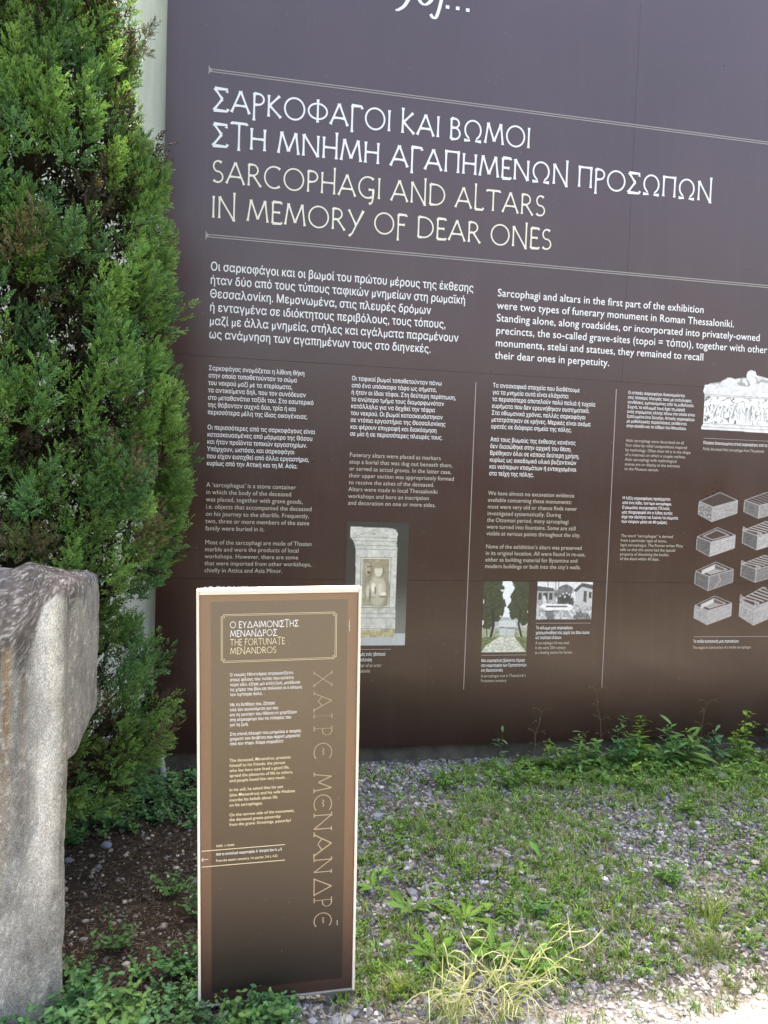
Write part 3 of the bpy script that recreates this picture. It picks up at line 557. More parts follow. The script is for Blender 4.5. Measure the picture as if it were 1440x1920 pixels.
for (a, b) in (((.06, .26), (.2, .14)), ((.2, .14), (.3, .2)), ((.27, .14), (.36, .12)), ((.38, .1), (.5, .2)), ((.44, .1), (.56, .14))): p.line(a, b, (.42,)*3, 1.5, .7)
p.ell(.405, .06, .022, .05, (.70,)*3, .9)
p.a *= np.array([.97, .98, 1.0])
p.obj('printed_photo', 2.462, 3.235, 2.164, 1.8167, -.0011, board, mask=(body | lid), label='cut-out photograph of a carved white marble sarcophagus with reclining figures')
# construction stage drawings
def drawing(kind, bx):
    (x0, z1), (x1, z0) = bx; x0, z1, x1, z0 = map(mm, (x0, z1, x1, z0)); p = Pic(78, 66, (.06, .036, .032))
    W1 = (.42, .39, .39); W0 = (.62, .60, .60)
    T = dict(l=(.02, .33), t=(.52, .02), r=(.98, .26), f=(.37, .50), lb=(.01, .74), fb=(.36, .97), rb=(.97, .68))
    n = p.nz(30, 40+kind)
    left = [T['l'], T['f'], T['fb'], T['lb']]; right = [T['f'], T['r'], T['rb'], T['fb']]; top = [T['l'], T['t'], T['r'], T['f']]
    lm, rm, tm = p.inpoly(left), p.inpoly(right), p.inpoly(top)
    shade = {0: (.20, .30, 0), 1: (.16, .42, 0), 2: (.18, .20, 0), 3: (.42, .40, 0)}[kind % 4]
    p.a[lm] = (np.array(W0)*shade[0])[None]*(.5+n[lm][:, None]*1.1); p.a[rm] = (np.array(W0)*shade[1]*1.4)[None]*(.6+n[rm][:, None]*.9)
    if kind in (0, 3, 7):
        k = (np.abs(p.nz(46, 50+kind)-.5) < .055) & (lm | rm); p.a[k] = W1
    mask = lm | rm | tm
    def L(pts, c=W1, w_=1.5):
        nonlocal mask
        mask = mask | p.pl(pts, c, w_)
    c_ = np.mean([T['l'], T['t'], T['r'], T['f']], axis=0)
    inn = [tuple(c_+(np.array(T[k])-c_)*.66) for k in ('l', 't', 'r', 'f')]
    if kind < 4:
        if kind in (2, 3):
            p.poly(inn, (.33, .31, .30)); a = inn; d = np.array([0, .13]);
            p.poly([a[0], a[1], tuple(np.array(a[1])+d), tuple(np.array(a[0])+d)], (.56, .54, .53)); p.poly([a[1], a[2], tuple(np.array(a[2])+d*.6), tuple(np.array(a[1])+d)], (.12, .09, .085))
        if kind: L(inn+[inn[0]])
    else:
        for i in range(5):
            t = .14+i*.17; a = np.array(T['l'])*(1-t)+np.array(T['t'])*t if False else np.array(T['f'])*(1-t)+np.array(T['r'])*t
            b = np.array(T['l'])*(1-t)+np.array(T['t'])*t
            if kind == 4: L([tuple(a), tuple(b)], (.3, .27, .27), 1)
            else: p.poly([tuple(b+np.array([.0, .02])), tuple(b+np.array([.06, -.02])), tuple(a+np.array([.02, -.10])), tuple(a+np.array([-.05, -.06]))], (.025, .014, .013)); L([tuple(b), tuple(a+np.array([0, -.06]))], W1, 2)
        for q in (T['l'], T['f'], T['r'], T['t']):
            q = np.array(q)
            if kind > 4: k = p.poly([tuple(q+[-.01, .02]), tuple(q+[.0, -.14]), tuple(q+[.09, -.06]), tuple(q+[.10, .02])], (.22, .19, .19)); mask = mask | k; L([tuple(q+[-.01, .02]), tuple(q+[.0, -.14]), tuple(q+[.09, -.05])], W1, 1.3)
        if kind == 7: L([(.02, .45), (.36, .62), (.98, .38)], W1, 2)
    for q in ([T['l'], T['t'], T['r'], T['f'], T['l']], [T['l'], T['lb'], T['fb'], T['f']], [T['fb'], T['rb'], T['r']]): L(q)
    if kind == 2: L([(.60, .42), (.66, .62), (.52, .86)], W1, 1.2)
    if kind == 3: L([(.06, .45), (.06, .70), (.32, .86), (.32, .58), (.06, .45)], W1, 1); L([(.74, .44), (.74, .74)], W1, 1.4)
    p.obj('printed_drawing', x0, x1, z1, z0, -.0011, board, PRINT2, mask)
for i, bx in enumerate(G['draw']):
    bx = [list(bx[0]), list(bx[1])]
    if i > 3: bx[1][0] = bx[0][0]+270
    if i == 4: bx = [[bx[0][0], bx[0][1]-8], bx[1]]
    drawing(i, bx)

# ------------------------------------------------------------------ the small upright sign
sx_, sy_, yaw, lean, roll, SW, SH = 0.1271702, 2.03836794, 0.00505049, -0.04626295, 0.02383216, .434, 1.1655
ex = Vector((math.cos(yaw), math.sin(yaw), 0)); nrm = Vector((-math.sin(yaw), math.cos(yaw), 0))
up = Vector((0, 0, 1))*math.cos(lean)+nrm*math.sin(lean)
e2 = ex*math.cos(roll)+up*math.sin(roll); u2 = up*math.cos(roll)-ex*math.sin(roll); n2_ = u2.cross(e2)
n2_ = -n2_ if n2_.y < 0 else n2_
sign = thing('small_sign', 'small upright taupe sign in a white metal frame, standing in front of the huge board', 'sign')
sign.matrix_world = Matrix(((e2.x, n2_.x, u2.x, sx_), (e2.y, n2_.y, u2.y, sy_), (e2.z, n2_.z, u2.z, .03), (0, 0, 0, 1)))
hw = SW/2; fw = .0072
box('frame_rail', (-hw, -hw+fw, -.004, .030, 0, SH), ALU, sign, .0015); box('frame_rail', (hw-fw, hw, -.004, .030, 0, SH), ALU, sign, .0015)
box('frame_rail', (-hw+fw+.0003, hw-fw-.0003, -.004, .030, SH-.0125, SH), ALU, sign, .0015); box('frame_rail', (-hw+fw+.0003, hw-fw-.0003, -.004, .030, 0, .0055), METAL, sign, .001)
box('sign_panel', (-hw+fw+.0014, hw-fw-.0014, .0005, .024, .006, SH-.0140), SIGN, sign)
box('back_plate', (-hw+fw+.001, hw-fw-.001, .0245, .028, .006, SH-.013), METAL, sign)
for x in (-.15, .15): box('ground_spike', (x-.012, x+.012, .006, .026, -.25, -.0005), METAL, sign)
ty = -.0002
for rec in HEADS:
    if rec[7]: heading(rec, sign, ty)
for rec in PARAS:
    if rec[9]: paragraph(rec, sign, ty)
(bx0, bz1), (bx1, _), (_, bz0) = [(mm(a), mm(b)) for a, b in (G['sbox'][0], G['sbox'][1], G['sbox'][2])]
bz0 = .9705; bz1 = 1.0995; s_ = .0055
strokes = []
def outline(o, th):
    x0, x1, z0, z1 = bx0+o, bx1-o, bz0+o, bz1-o
    pts = [(x0+s_, z1), (x1-s_, z1), (x1-s_, z1-s_), (x1, z1-s_), (x1, z0+s_), (x1-s_, z0+s_), (x1-s_, z0), (x0+s_, z0), (x0+s_, z0+s_), (x0, z0+s_), (x0, z1-s_), (x0+s_, z1-s_), (x0+s_, z1)]
    V = []; F = []
    for i, (a, b) in enumerate(zip(pts[:-1], pts[1:])):
        lo = (min(a[0], b[0])-th/2, min(a[1], b[1])-th/2); hi = (max(a[0], b[0])+th/2, max(a[1], b[1])+th/2); y = -.0002-(i % 2)*.00012; k = len(V)
        V += [(lo[0], y, lo[1]), (hi[0], y, lo[1]), (hi[0], y, hi[1]), (lo[0], y, hi[1])]; F.append((k, k+1, k+2, k+3))
    return V, F
V1, F1 = outline(0, .0011); V2, F2 = outline(.0036, .0009)
link('heading_border', mesh_np('heading_border', np.array(V1+V2), np.array(F1+[tuple(i+len(V1) for i in f) for f in F2])), sign, INK['c'])
for z in (.4513, .4064): bar('thin_rule', -.2065, .017, z-.0007, z+.0007, .0004, INK['c'], sign, .0008)
stroke_set('arrow', [([(-.2062, .4270), (-.1980, .4270), (-.1890, .4270)], .0012, .0012), ([(-.2020, .4316), (-.2042, .4293), (-.2064, .4271)], .0012, .0012), ([(-.2020, .4224), (-.2042, .4247), (-.2064, .4269)], .0012, .0012)], sign, INK['W'], -.0003)
# large greeting running down the sign, tops of the letters towards the right
def serifs(pts): return [[(x-.11, z), (x+.11, z)] for x, z in pts]
Q_ = {
 'X': [[(.05, 1), (.95, 0)], [(.92, 1), (.08, 0)]]+serifs([(.08, 0), (.95, 0), (.05, 1), (.92, 1)]),
 'A': [[(0, 0), (.45, 1)], [(.45, 1), (1, 0)], [(.22, .45), (.45, .22), (.74, .45)]]+serifs([(0, 0), (1, 0)]),
 'I': [[(.5, 0), (.5, 1)]]+[[(.1, 0), (.9, 0)], [(.1, 1), (.9, 1)]],
 'P': [[(.2, 0), (.2, 1)], [(.2, 1)]+A_(.45, .74, .45, .26, 85, -85)+[(.2, .48)], [(-.05, 0), (.45, 0)], [(-.05, 1), (.3, 1)]],
 'C': [A_(.62, .5, .58, .5, 50, 310, 22), [(.35, .48), (.45, .56), (.55, .48), (.65, .56), (.78, .5)]],
 'M': [[(.06, 0), (.2, 1)], [(.2, 1), (.5, .25)], [(.5, .25), (.82, 1)], [(.82, 1), (.95, 0)]]+serifs([(.06, 0), (.95, 0)]),
 'N': [[(.1, 0), (.1, 1)], [(.1, 1), (.85, 0)], [(.85, 0), (.85, 1)]]+serifs([(.1, 0), (.85, 1), (.05, 1)]),
 'D': [[(.04, 0), (.5, 1)], [(.5, 1), (.96, 0)], [(0, 0), (1, 0)]]}
sv = G['svert']; V_all = []; F_all = []; n = 0; kk = 0
for i, ch in enumerate('XAIPCMCNANDPC'):
    V_all = []; F_all = []; n = 0
    a = sv[2*i]; b = sv[2*i+1]; zt = mm(a[0][1]); zb = mm(b[0][1]); xb = mm(a[0][0]); xt = xb+.0485
    for q in Q_[ch]:
        V, F = ribbon(q, .027, kk % 7, .25); kk += 1
        # ribbon is isotropic in letter space; letter width runs down, letter height runs right
        wd_ = (zt-zb); P = np.stack([xb+V[:, 1]*(xt-xb), -.0002-V[:, 2]*.00012, zt-V[:, 0]*wd_], -1)
        V_all.append(P); F_all.append(F[:, ::-1]+n); n += len(P)
    link('large_letter', mesh_np('large_letter', np.concatenate(V_all), np.concatenate(F_all)), sign, INK['T'])
# scratches
stroke_set('scratch_mark', [([(.186, 1.075), (.1865, 1.06), (.187, 1.045)], .0007, .0009), ([(.183, 1.062), (.186, 1.058)], .0006, .0006), ([(.164, .215), (.1645, .208), (.164, .200)], .0005, .0009)], sign, INK['W'], -.0003)

bpy.data.objects.remove(_go); bpy.data.curves.remove(_cu)
# ------------------------------------------------------------------ ancient stone block
SX, SYf = -.468, 2.10
def f_stone(t, b):
    c = attr(t)
    c = mix(t, c, ramp(t, noise(t, 26, 7, .75, stretch=(1, 1, .35)), [(.30, (.42,)*3), (.5, (.95,)*3), (.68, (1.35,)*3)]), .8, 'MULTIPLY')
    c = mix(t, c, ramp(t, noise(t, 330, 4, .75, stretch=(1, 1, .6)), [(.36, (.45, .43, .40)), (.5, (1., 1., 1.)), (.64, (1.5, 1.5, 1.48))]), .8, 'MULTIPLY')
    t.links.new(c, b.inputs['Base Color'])
    h = t.nodes.new('ShaderNodeMath'); h.operation = 'ADD'
    t.links.new(noise(t, 45, 8, .75, stretch=(1, 1, .45)), h.inputs[0]); t.links.new(noise(t, 300, 4, .75), h.inputs[1])
    bump(t, b, h.outputs[0], .9, .012)
STONE = M('weathered_marble', rough=.9, spec=.2, build=f_stone)
nu, nz_ = 230, 210
u = np.linspace(0, 1, nu); 
def stone_ring(u, z):
    """u 0..1: front from far left to the corner, then the right side back, then the rear"""
    rear = 2.10+np.interp(z, [0, .645, .668, .712, .95, 1.3], [.05, .06, .10, .475, .49, .48])
    u1, u2 = .60, .86
    x = np.where(u < u1, -1.45+(SX+1.45)*(u/u1), np.where(u < u2, SX, SX-(u-u2)/(1-u2)*.95))
    y = np.where(u < u1, SYf, np.where(u < u2, SYf+(u-u1)/(u2-u1)*(rear-SYf), rear))
    nxv = np.where(u < u1, 0, np.where(u < u2, 1, 0)).astype(float); nyv = np.where(u < u1, -1, np.where(u < u2, 0, 1)).astype(float)
    # round the corner
    k = sm(u1-.05, u1+.03, u); nxv = np.where(u < u2, k, nxv); nyv = np.where(u < u2, -(1-k), nyv)
    return x, y, nxv, nyv
def top_front(x): # height where the dark cap meets the worn front face
    return np.interp(x, [-1.45, -.9, -.64, -.60, -.57, -.545, -.52, -.49, SX], [.93, .95, .97, 1.00, .95, 1.03, 1.10, 1.16, 1.165])
Uu, Tt = np.meshgrid(u, np.linspace(0, 1, nz_)); 
x_, y_, nx_, ny_ = stone_ring(Uu, np.zeros_like(Uu)+.2)
ztop = np.where(Uu < .60, 1.165-.02*sm(-.5, -.62, x_)+.0*x_, np.interp(Uu, [.60, .68, .85, .87, 1], [1.165, 1.170, 1.150, 1.15, 1.17]))
ztop = np.where(Uu < .60, np.interp(x_, [-1.45, -.75, -.60, -.52, SX], [1.02, 1.02, 1.04, 1.12, 1.165]), ztop)
Zs = -.25+Tt*(ztop+.25)
x_, y_, nx_, ny_ = stone_ring(Uu, Zs)
# the worn shape of the front: the ridge swells, two grooves run down beside it
dx = x_-SX; side = Uu > .60; dys = y_-SYf
disp = .010*np.exp(-((dx+.045)/.03)**2)*(~side)-.014*np.exp(-((dx+.105)/.016)**2)*(~side)*sm(.3, .6, Zs)-.010*np.exp(-((dx+.20)/.05)**2)*(~side)
disp += np.where(side & (Uu < .86), -.016*np.exp(-((dys-.10)/.035)**2)+.004, 0)
# low ledge curving down to the left at the foot of the front face
led = .62+(dx+.02)*2.2; disp += (~side)*.022*sm(.02, -.03, Zs-led)*sm(-.02, -.08, dx)
led2 = .42+(dx+.02)*2.6; disp += (~side)*.012*sm(.02, -.02, Zs-led2)*sm(-.04, -.09, dx)
P3 = np.stack([x_, y_, Zs], -1)
n_big = fbm(P3*np.array([4, 4, 2.2]), 4, 60)-.5; n_mid = fbm(P3*np.array([16, 16, 7]), 4, 61)-.5; n_f = fbm(P3*np.array([70, 70, 40]), 3, 62)-.5
disp += .016*n_big+.012*n_mid+.006*n_f
rnd = sm(.03, 0, ztop-Zs)**2*.006; disp -= rnd
Px = x_+nx_*disp; Py = y_+ny_*disp
rings = [np.stack([Px, Py, Zs], -1)]
# cap: rings pulled in towards the middle line, rising to the back peak
base = rings[0][-1]; capr = []
for j in range(1, 46):
    t = j/45
    cx = np.clip(base[:, 0], -1.35, -.60); cy = np.full(nu, 2.36)
    q = base.copy(); e = 1-(1-t)**1.3
    q[:, 0] = base[:, 0]*(1-e)+cx*e; q[:, 1] = base[:, 1]*(1-e)+cy*e
    zt_ = 1.188+.022*np.exp(-((q[:, 0]+.62)/.04)**2)-.02*sm(-.7, -.9, q[:, 0])
    q[:, 2] = base[:, 2]*(1-e)+zt_*e
    q[:, 2] += (fbm(q*14, 4, 63)-.5)*.035*sm(0, .15, t)+(fbm(q*60, 3, 64)-.5)*.010*sm(0, .1, t)
    capr.append(q)
allr = np.concatenate([rings[0], np.array(capr)], 0); R_n = allr.shape[0]
i = np.arange(R_n*nu).reshape(R_n, nu); F = np.stack([i[:-1, :-1], i[:-1, 1:], i[1:, 1:], i[1:, :-1]], -1).reshape(-1, 4)
V = allr.reshape(-1, 3); x_, z_, yv = V[:, 0], V[:, 2], V[:, 1]
nb = fbm(V*np.array([10, 10, 3]), 4, 70); nf = fbm(V*np.array([60, 60, 30]), 3, 71); nl = fbm(V*18, 5, 72)
base_c = np.array([.350, .348, .330]); C = base_c*(.75+.5*nb)[:, None]
isf = np.tile(np.concatenate([(u < .60)]), R_n); dxx = x_-SX
wash = np.exp(-((dxx+.035)/.028)**2)*isf*sm(.2, .55, z_)*(.6+.8*nb); wash = np.clip(wash*1.2, 0, 1)
C = C*(1-wash[:, None])+np.array([.80, .79, .76])*wash[:, None]
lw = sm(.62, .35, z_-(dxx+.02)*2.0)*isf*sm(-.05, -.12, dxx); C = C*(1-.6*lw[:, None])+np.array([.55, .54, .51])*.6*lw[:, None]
och = (np.exp(-((x_+.605+.01*nb)/.010)**2)*sm(.3, .9, z_)*.8+np.exp(-((dxx+.100)/.006)**2)*sm(.35, .9, z_)*.5)*isf*sm(.35, .6, nf+.1)
och = np.clip(och, 0, .8)[:, None]; C = C*(1-och)+np.array([.34, .19, .07])*och
tan = np.clip(sm(.45, .7, fbm(V*np.array([9, 9, 1.5]), 3, 75))*.3, 0, 1)[:, None]; C = C*(1-tan)+C*np.array([1.0, .86, .66])*tan
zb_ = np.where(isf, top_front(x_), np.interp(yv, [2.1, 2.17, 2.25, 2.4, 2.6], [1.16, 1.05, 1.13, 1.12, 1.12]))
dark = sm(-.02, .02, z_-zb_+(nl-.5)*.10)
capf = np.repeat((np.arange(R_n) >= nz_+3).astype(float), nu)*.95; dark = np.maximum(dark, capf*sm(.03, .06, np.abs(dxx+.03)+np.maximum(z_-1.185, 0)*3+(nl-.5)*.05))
lich = .55*sm(.59, .72, fbm(V*np.array([110, 120, 150]), 4, 77))*sm(.4, .6, nb+.15)
dc = np.array([.15, .132, .12])*(.6+.9*nf)[:, None]; blu = sm(.45, .7, fbm(V*7, 3, 78))[:, None]; dc = dc*(1-blu*.6)+np.array([.16, .175, .21])*blu*.6
dc = dc*(1-lich[:, None])+np.array([.58, .58, .60])*lich[:, None]
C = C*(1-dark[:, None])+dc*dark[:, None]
spk = sm(.60, .70, fbm(V*np.array([150, 150, 90]), 3, 79))[:, None]; C = C*(1-spk*.6)+np.array([.72, .71, .67])*spk*.6
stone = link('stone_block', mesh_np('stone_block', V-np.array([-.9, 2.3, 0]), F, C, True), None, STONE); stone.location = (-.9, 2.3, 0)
tag(stone, 'tall weathered grey marble block with a dark lichened top at the left edge', 'stone block')

# ------------------------------------------------------------------ foliage tools
def rotm(axis, a):
    axis = axis/np.linalg.norm(axis); x, y, z = axis; c, s = math.cos(a), math.sin(a); k = 1-c
    return np.array([[c+x*x*k, x*y*k-z*s, x*z*k+y*s], [y*x*k+z*s, c+y*y*k, y*z*k-x*s], [z*x*k-y*s, z*y*k+x*s, c+z*z*k]])
def frame_to(d, spin=0):
    """matrix whose Z column is d"""
    d = d/np.linalg.norm(d); a = np.array([0, 0, 1.]) if abs(d[2]) < .95 else np.array([1., 0, 0])
    x = np.cross(a, d); x /= np.linalg.norm(x); y = np.cross(d, x); c, s = math.cos(spin), math.sin(spin)
    return np.stack([x*c+y*s, -x*s+y*c, d], 1)
def tube(P, r, n=6):
    P = np.array(P, float); r = np.broadcast_to(np.asarray(r, float), (len(P),)); d = np.gradient(P, axis=0); V = []
    for k in range(len(P)):
        m = frame_to(d[k]+1e-9); a = np.linspace(0, 2*np.pi, n, endpoint=False)
        V.append(P[k]+r[k]*(np.cos(a)[:, None]*m[:, 0]+np.sin(a)[:, None]*m[:, 1]))
    V = np.concatenate(V); F = []
    for k in range(len(P)-1):
        for j in range(n):
            a, b = k*n+j, k*n+(j+1) % n; F += [(a, b, b+n), (a, b+n, a+n)]
    return V, np.array(F)
def twig(p, d, L, w_, n):
    """slim two-triangle diamond"""
    s = np.cross(d, n); s /= np.linalg.norm(s)+1e-9
    return np.array([p, p+d*L*.45+s*w_/2, p+d*L, p+d*L*.45-s*w_/2])
DF = np.array([[0, 1, 2], [0, 2, 3]])
def spray(rg, L=.056):
    """one flattened cypress spray growing along +Z in the XZ plane with slight cup"""
    V = []; F = []; Cc = []; n = 0
    nrm = np.array([0, 1., 0])
    def put(p, d, l, w_, c):
        nonlocal n
        V.append(twig(p, d, l, w_, nrm+rg.normal(0, .5, 3))); F.append(DF+n); n += 4; Cc.append(np.array([[c]*3, [c+.12]*3, [c+.35]*3, [c+.12]*3]))
    put(np.zeros(3), np.array([0, 0, 1.]), L, .006, .75)
    m = 8
    for i in range(m):
        t = (i+.6)/m*.92; p = np.array([0, 0, t*L]); sgn = 1 if i % 2 else -1; a = math.radians(rg.uniform(28, 50))
        l = L*(.42*(1-t*.65))*rg.uniform(.8, 1.25); d = np.array([sgn*math.sin(a), rg.normal(0, .28), math.cos(a)]); d /= np.linalg.norm(d)
        put(p, d, l, .0058, .8+.25*t)
        for j in range(2):
            tt = .35+.3*j; q = p+d*l*tt; s2 = 1 if (j+i) % 2 else -1; b = s2*math.radians(rg.uniform(25, 45)); dd = np.array([d[0]*math.cos(b)+d[2]*math.sin(b), d[1]+rg.normal(0, .3), d[2]*math.cos(b)-d[0]*math.sin(b)]); dd /= np.linalg.norm(dd)
            put(q, dd, l*.46*rg.uniform(.8, 1.3), .0052, .9+.25*t)
    return np.concatenate(V), np.concatenate(F), np.concatenate(Cc)
rg = np.random.default_rng(11)
SPR = [spray(rg) for _ in range(6)]
def plume(rg, H=.15, n=15):
    V = []; F = []; Cc = []; k = 0
    for i in range(n):
        t = (i+rg.random()*.6)/n; az = i*2.4+rg.normal(0, .3); el = math.radians(58-38*t*1.0+rg.normal(0, 8)) if t < .95 else .1
        d = np.array([math.cos(az)*math.sin(el), math.sin(az)*math.sin(el), math.cos(el)])
        v, f, c = SPR[rg.integers(6)]; M_ = frame_to(d, rg.uniform(0, 6.28)); s = (1.15-.55*t)*rg.uniform(.8, 1.15)
        p = np.array([math.cos(az)*.008, math.sin(az)*.008, t*H*.85])
        V.append((v*s)@M_.T+p); F.append(f+k); k += len(v)
        # brownish and darker wood close to the stem, fresh tips outside
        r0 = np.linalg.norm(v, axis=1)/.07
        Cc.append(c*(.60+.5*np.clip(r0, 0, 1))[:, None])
    return np.concatenate(V), np.concatenate(F), np.concatenate(Cc)
PLM = [plume(rg) for _ in range(8)]; PLC = [plume(rg, .17, 8) for _ in range(5)]
FOL = leaf_mat('conifer_foliage', .22, .6)
BARK = attr_mat('bark', .9, .2, 60, .8, .01, .6)

# ------------------------------------------------------------------ the conifer
TX, TY = -.84, 3.02
conifer = thing('conifer_tree', 'dense green cypress tree with feathery upright sprays, left of the huge board', 'tree', (TX, TY, 0))
zr = np.array([.28, .45, .60, .80, .93, 1.02, 1.15, 1.3, 1.46, 1.67, 1.87, 2.15, 2.41, 2.67, 2.95, 3.24, 3.8, 4.4, 5.0, 5.5])
rr_ = np.array([.52, .62, .62, .53, .34, .48, .60, .625, .635, .61, .59, .575, .55, .50, .415, .355, .27, .20, .12, .03])
def hull(z): return np.interp(z, zr, rr_)
acc = Acc(); rg = np.random.default_rng(21)
def add_plume(p, d, s, col, coarse=False):
    v, f, c = PLC[rg.integers(5)] if coarse else PLM[rg.integers(8)]; m = frame_to(d, rg.uniform(0, 6.28)); acc.add((v*s)@m.T+p, f, c*col)
gr = [np.array([.145, .300, .068]), np.array([.092, .220, .075]), np.array([.125, .235, .058]), np.array([.185, .335, .078])]
def crown_plume(a, z, depth, s_, inner=False):
    lob = vnoise(np.array([[a*1.9+10, z*3.6, 0.]]), 3)[0]
    r = (hull(z)-.055)*(1-.32*depth)+(lob-.5)*.15*(0 if inner else 1)
    if z < .95: r *= .96
    p = np.array([math.cos(a)*r, math.sin(a)*r, z-.07])
    d = np.array([math.cos(a)*.45, math.sin(a)*.45, 1.0])+rg.normal(0, .16, 3)
    if z < .6: d = np.array([math.cos(a)*.9, math.sin(a)*.9, .55])+rg.normal(0, .2, 3)
    c = gr[rg.integers(4)]*rg.uniform(.75, 1.2)
    if rg.random() < .06: c = np.array([.145, .130, .060])*rg.uniform(.7, 1)
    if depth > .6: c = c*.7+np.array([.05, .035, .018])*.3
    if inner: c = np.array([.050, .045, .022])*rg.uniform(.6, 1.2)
    gapn = vnoise(np.array([[a*2.4, z*3.0, 5.]]), 8)[0]
    if not inner and gapn < .13 and z < 3.2 and rg.random() < .8: return
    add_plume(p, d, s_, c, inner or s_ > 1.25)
for k in range(330): crown_plume(rg.uniform(-math.pi-.3, .3), rg.uniform(.9, 3.6), rg.uniform(.45, 1.1), 1.6, True)
def side_a():
    # the side towards the path is the dense one; the wall side thinner
    return rg.uniform(-math.pi-.35, .35)
nclump = 0
while nclump < 335:
    z = rg.uniform(.98, 3.6)
    if rg.random() > hull(z)/.62: continue
    a = side_a(); R = hull(z)
    if vnoise(np.array([[a*2.4, z*3.0, 5.]]), 8)[0] < .14 and z < 3.2: continue
    nclump += 1; c0 = gr[rg.integers(4)]*rg.uniform(.8, 1.15); dep = rg.random()**1.5*.10; hgt = rg.uniform(.07, .12); wid = rg.uniform(.05, .075)
    if rg.random() < .06: c0 = np.array([.145, .130, .060])
    base_d = np.array([math.cos(a)*.42, math.sin(a)*.42, 1.0])+rg.normal(0, .10, 3)
    for q in range(6):
        da, dz = rg.normal(0, wid), rg.uniform(-hgt, hgt); k2 = (da/wid)**2*.35+(dz/hgt)**2*.4
        aa = a+da/max(R, .2); r = hull(z+dz)-.045-dep-.045*k2; d = base_d+np.array([-math.sin(a), math.cos(a), 0])*da*3.0
        p = np.array([math.cos(aa)*r, math.sin(aa)*r, z+dz-.06])
        if z < 3.6: add_plume(p, d, rg.uniform(.8, 1.1)*(1-.15*abs(dz/hgt)), c0*rg.uniform(.88, 1.12))
for k in range(380): crown_plume(side_a(), rg.uniform(.30, .97), rg.random()**1.3, rg.uniform(.7, 1.1))
for k in range(260): crown_plume(rg.uniform(.3, 2.85), rg.uniform(.5, 3.9), rg.random()*.5, rg.uniform(1.5, 1.8))
for k in range(300): crown_plume(rg.uniform(0, 6.28), rg.uniform(3.6, 5.5), rg.random(), 1.9)
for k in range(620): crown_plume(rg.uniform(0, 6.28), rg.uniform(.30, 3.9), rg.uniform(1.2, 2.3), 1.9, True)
# a sprig that sticks out near the top on the wall side
for k in range(9): add_plume(np.array([.30+.016*k, -.02, 2.93+.022*k]), np.array([.5, 0, .9])+rg.normal(0, .25, 3), .6, np.array([.10, .11, .06]))
crown = acc.obj('crown', conifer, FOL); crown['kind'] = 'stuff'; crown['label'] = 'mass of fine green scale-leaf sprays with brown gaps'
# trunk and limbs
ta = Acc(); wood = np.array([.075, .042, .026])
v, f = tube([(-.02, 0, -.1), (0, .01, .4), (.02, 0, 1.2), (.0, .02, 2.4), (.01, 0, 3.6), (0, 0, 5.2)], [.075, .065, .055, .042, .028, .008], 12)
ta.add(v, f, wood); ta.obj('trunk', conifer, BARK, True)
for k in range(46):
    z = .25+k*.095; a = k*2.4+rg.normal(0, .3); R1 = hull(z+.25)*.80
    if k < 7: a = -.6+.28*k; z = .18+.05*k
    rise = .34 if k > 6 else .30
    P = [(math.cos(a)*R1*t, math.sin(a)*R1*t, z+rise*t**1.3+.02*math.sin(6*t+k)) for t in (0, .2, .4, .6, .8, 1)]
    la = Acc(); v, f = tube(P, np.linspace(.016 if k > 6 else .013, .003, 6), 5); la.add(v, f, wood)
    for t in (.35, .6, .8):
        q = np.array(P[int(t*5)]); e = np.array([math.cos(a+rg.normal(0, .8)), math.sin(a+rg.normal(0, .8)), .8])*.13
        v, f = tube([q, q+e*.5+rg.normal(0, .01, 3), q+e], [.005, .004, .0015], 4); la.add(v, f, wood)
    la.obj('branch', conifer, BARK, True)

# ------------------------------------------------------------------ gravel, litter
def pebble_proto(rg):
    # a squashed, jittered icosphere (20 faces)
    t = (1+5**.5)/2
    v = np.array([(-1, t, 0), (1, t, 0), (-1, -t, 0), (1, -t, 0), (0, -1, t), (0, 1, t), (0, -1, -t), (0, 1, -t), (t, 0, -1), (t, 0, 1), (-t, 0, -1), (-t, 0, 1)])/math.sqrt(1+t*t)
    f = np.array([(0, 11, 5), (0, 5, 1), (0, 1, 7), (0, 7, 10), (0, 10, 11), (1, 5, 9), (5, 11, 4), (11, 10, 2), (10, 7, 6), (7, 1, 8), (3, 9, 4), (3, 4, 2), (3, 2, 6), (3, 6, 8), (3, 8, 9), (4, 9, 5), (2, 4, 11), (6, 2, 10), (8, 6, 7), (9, 8, 1)])
    f = f[v[f][:, :, 2].mean(1) > -.45]      # the buried underside is left off
    v = v*(1+rg.normal(0, .13, (12, 1)))*np.array([1, rg.uniform(.6, .95), rg.uniform(.4, .7)]); return v, f
rg = np.random.default_rng(31); PEB = [pebble_proto(rg) for _ in range(12)]
def in_view(x, y, m=.06):
    """ground wedge the picture can see, with a margin for a step to the side"""
    return (x > -.30*y-.1-m*5) & (x < .95*y+.1+m*6)
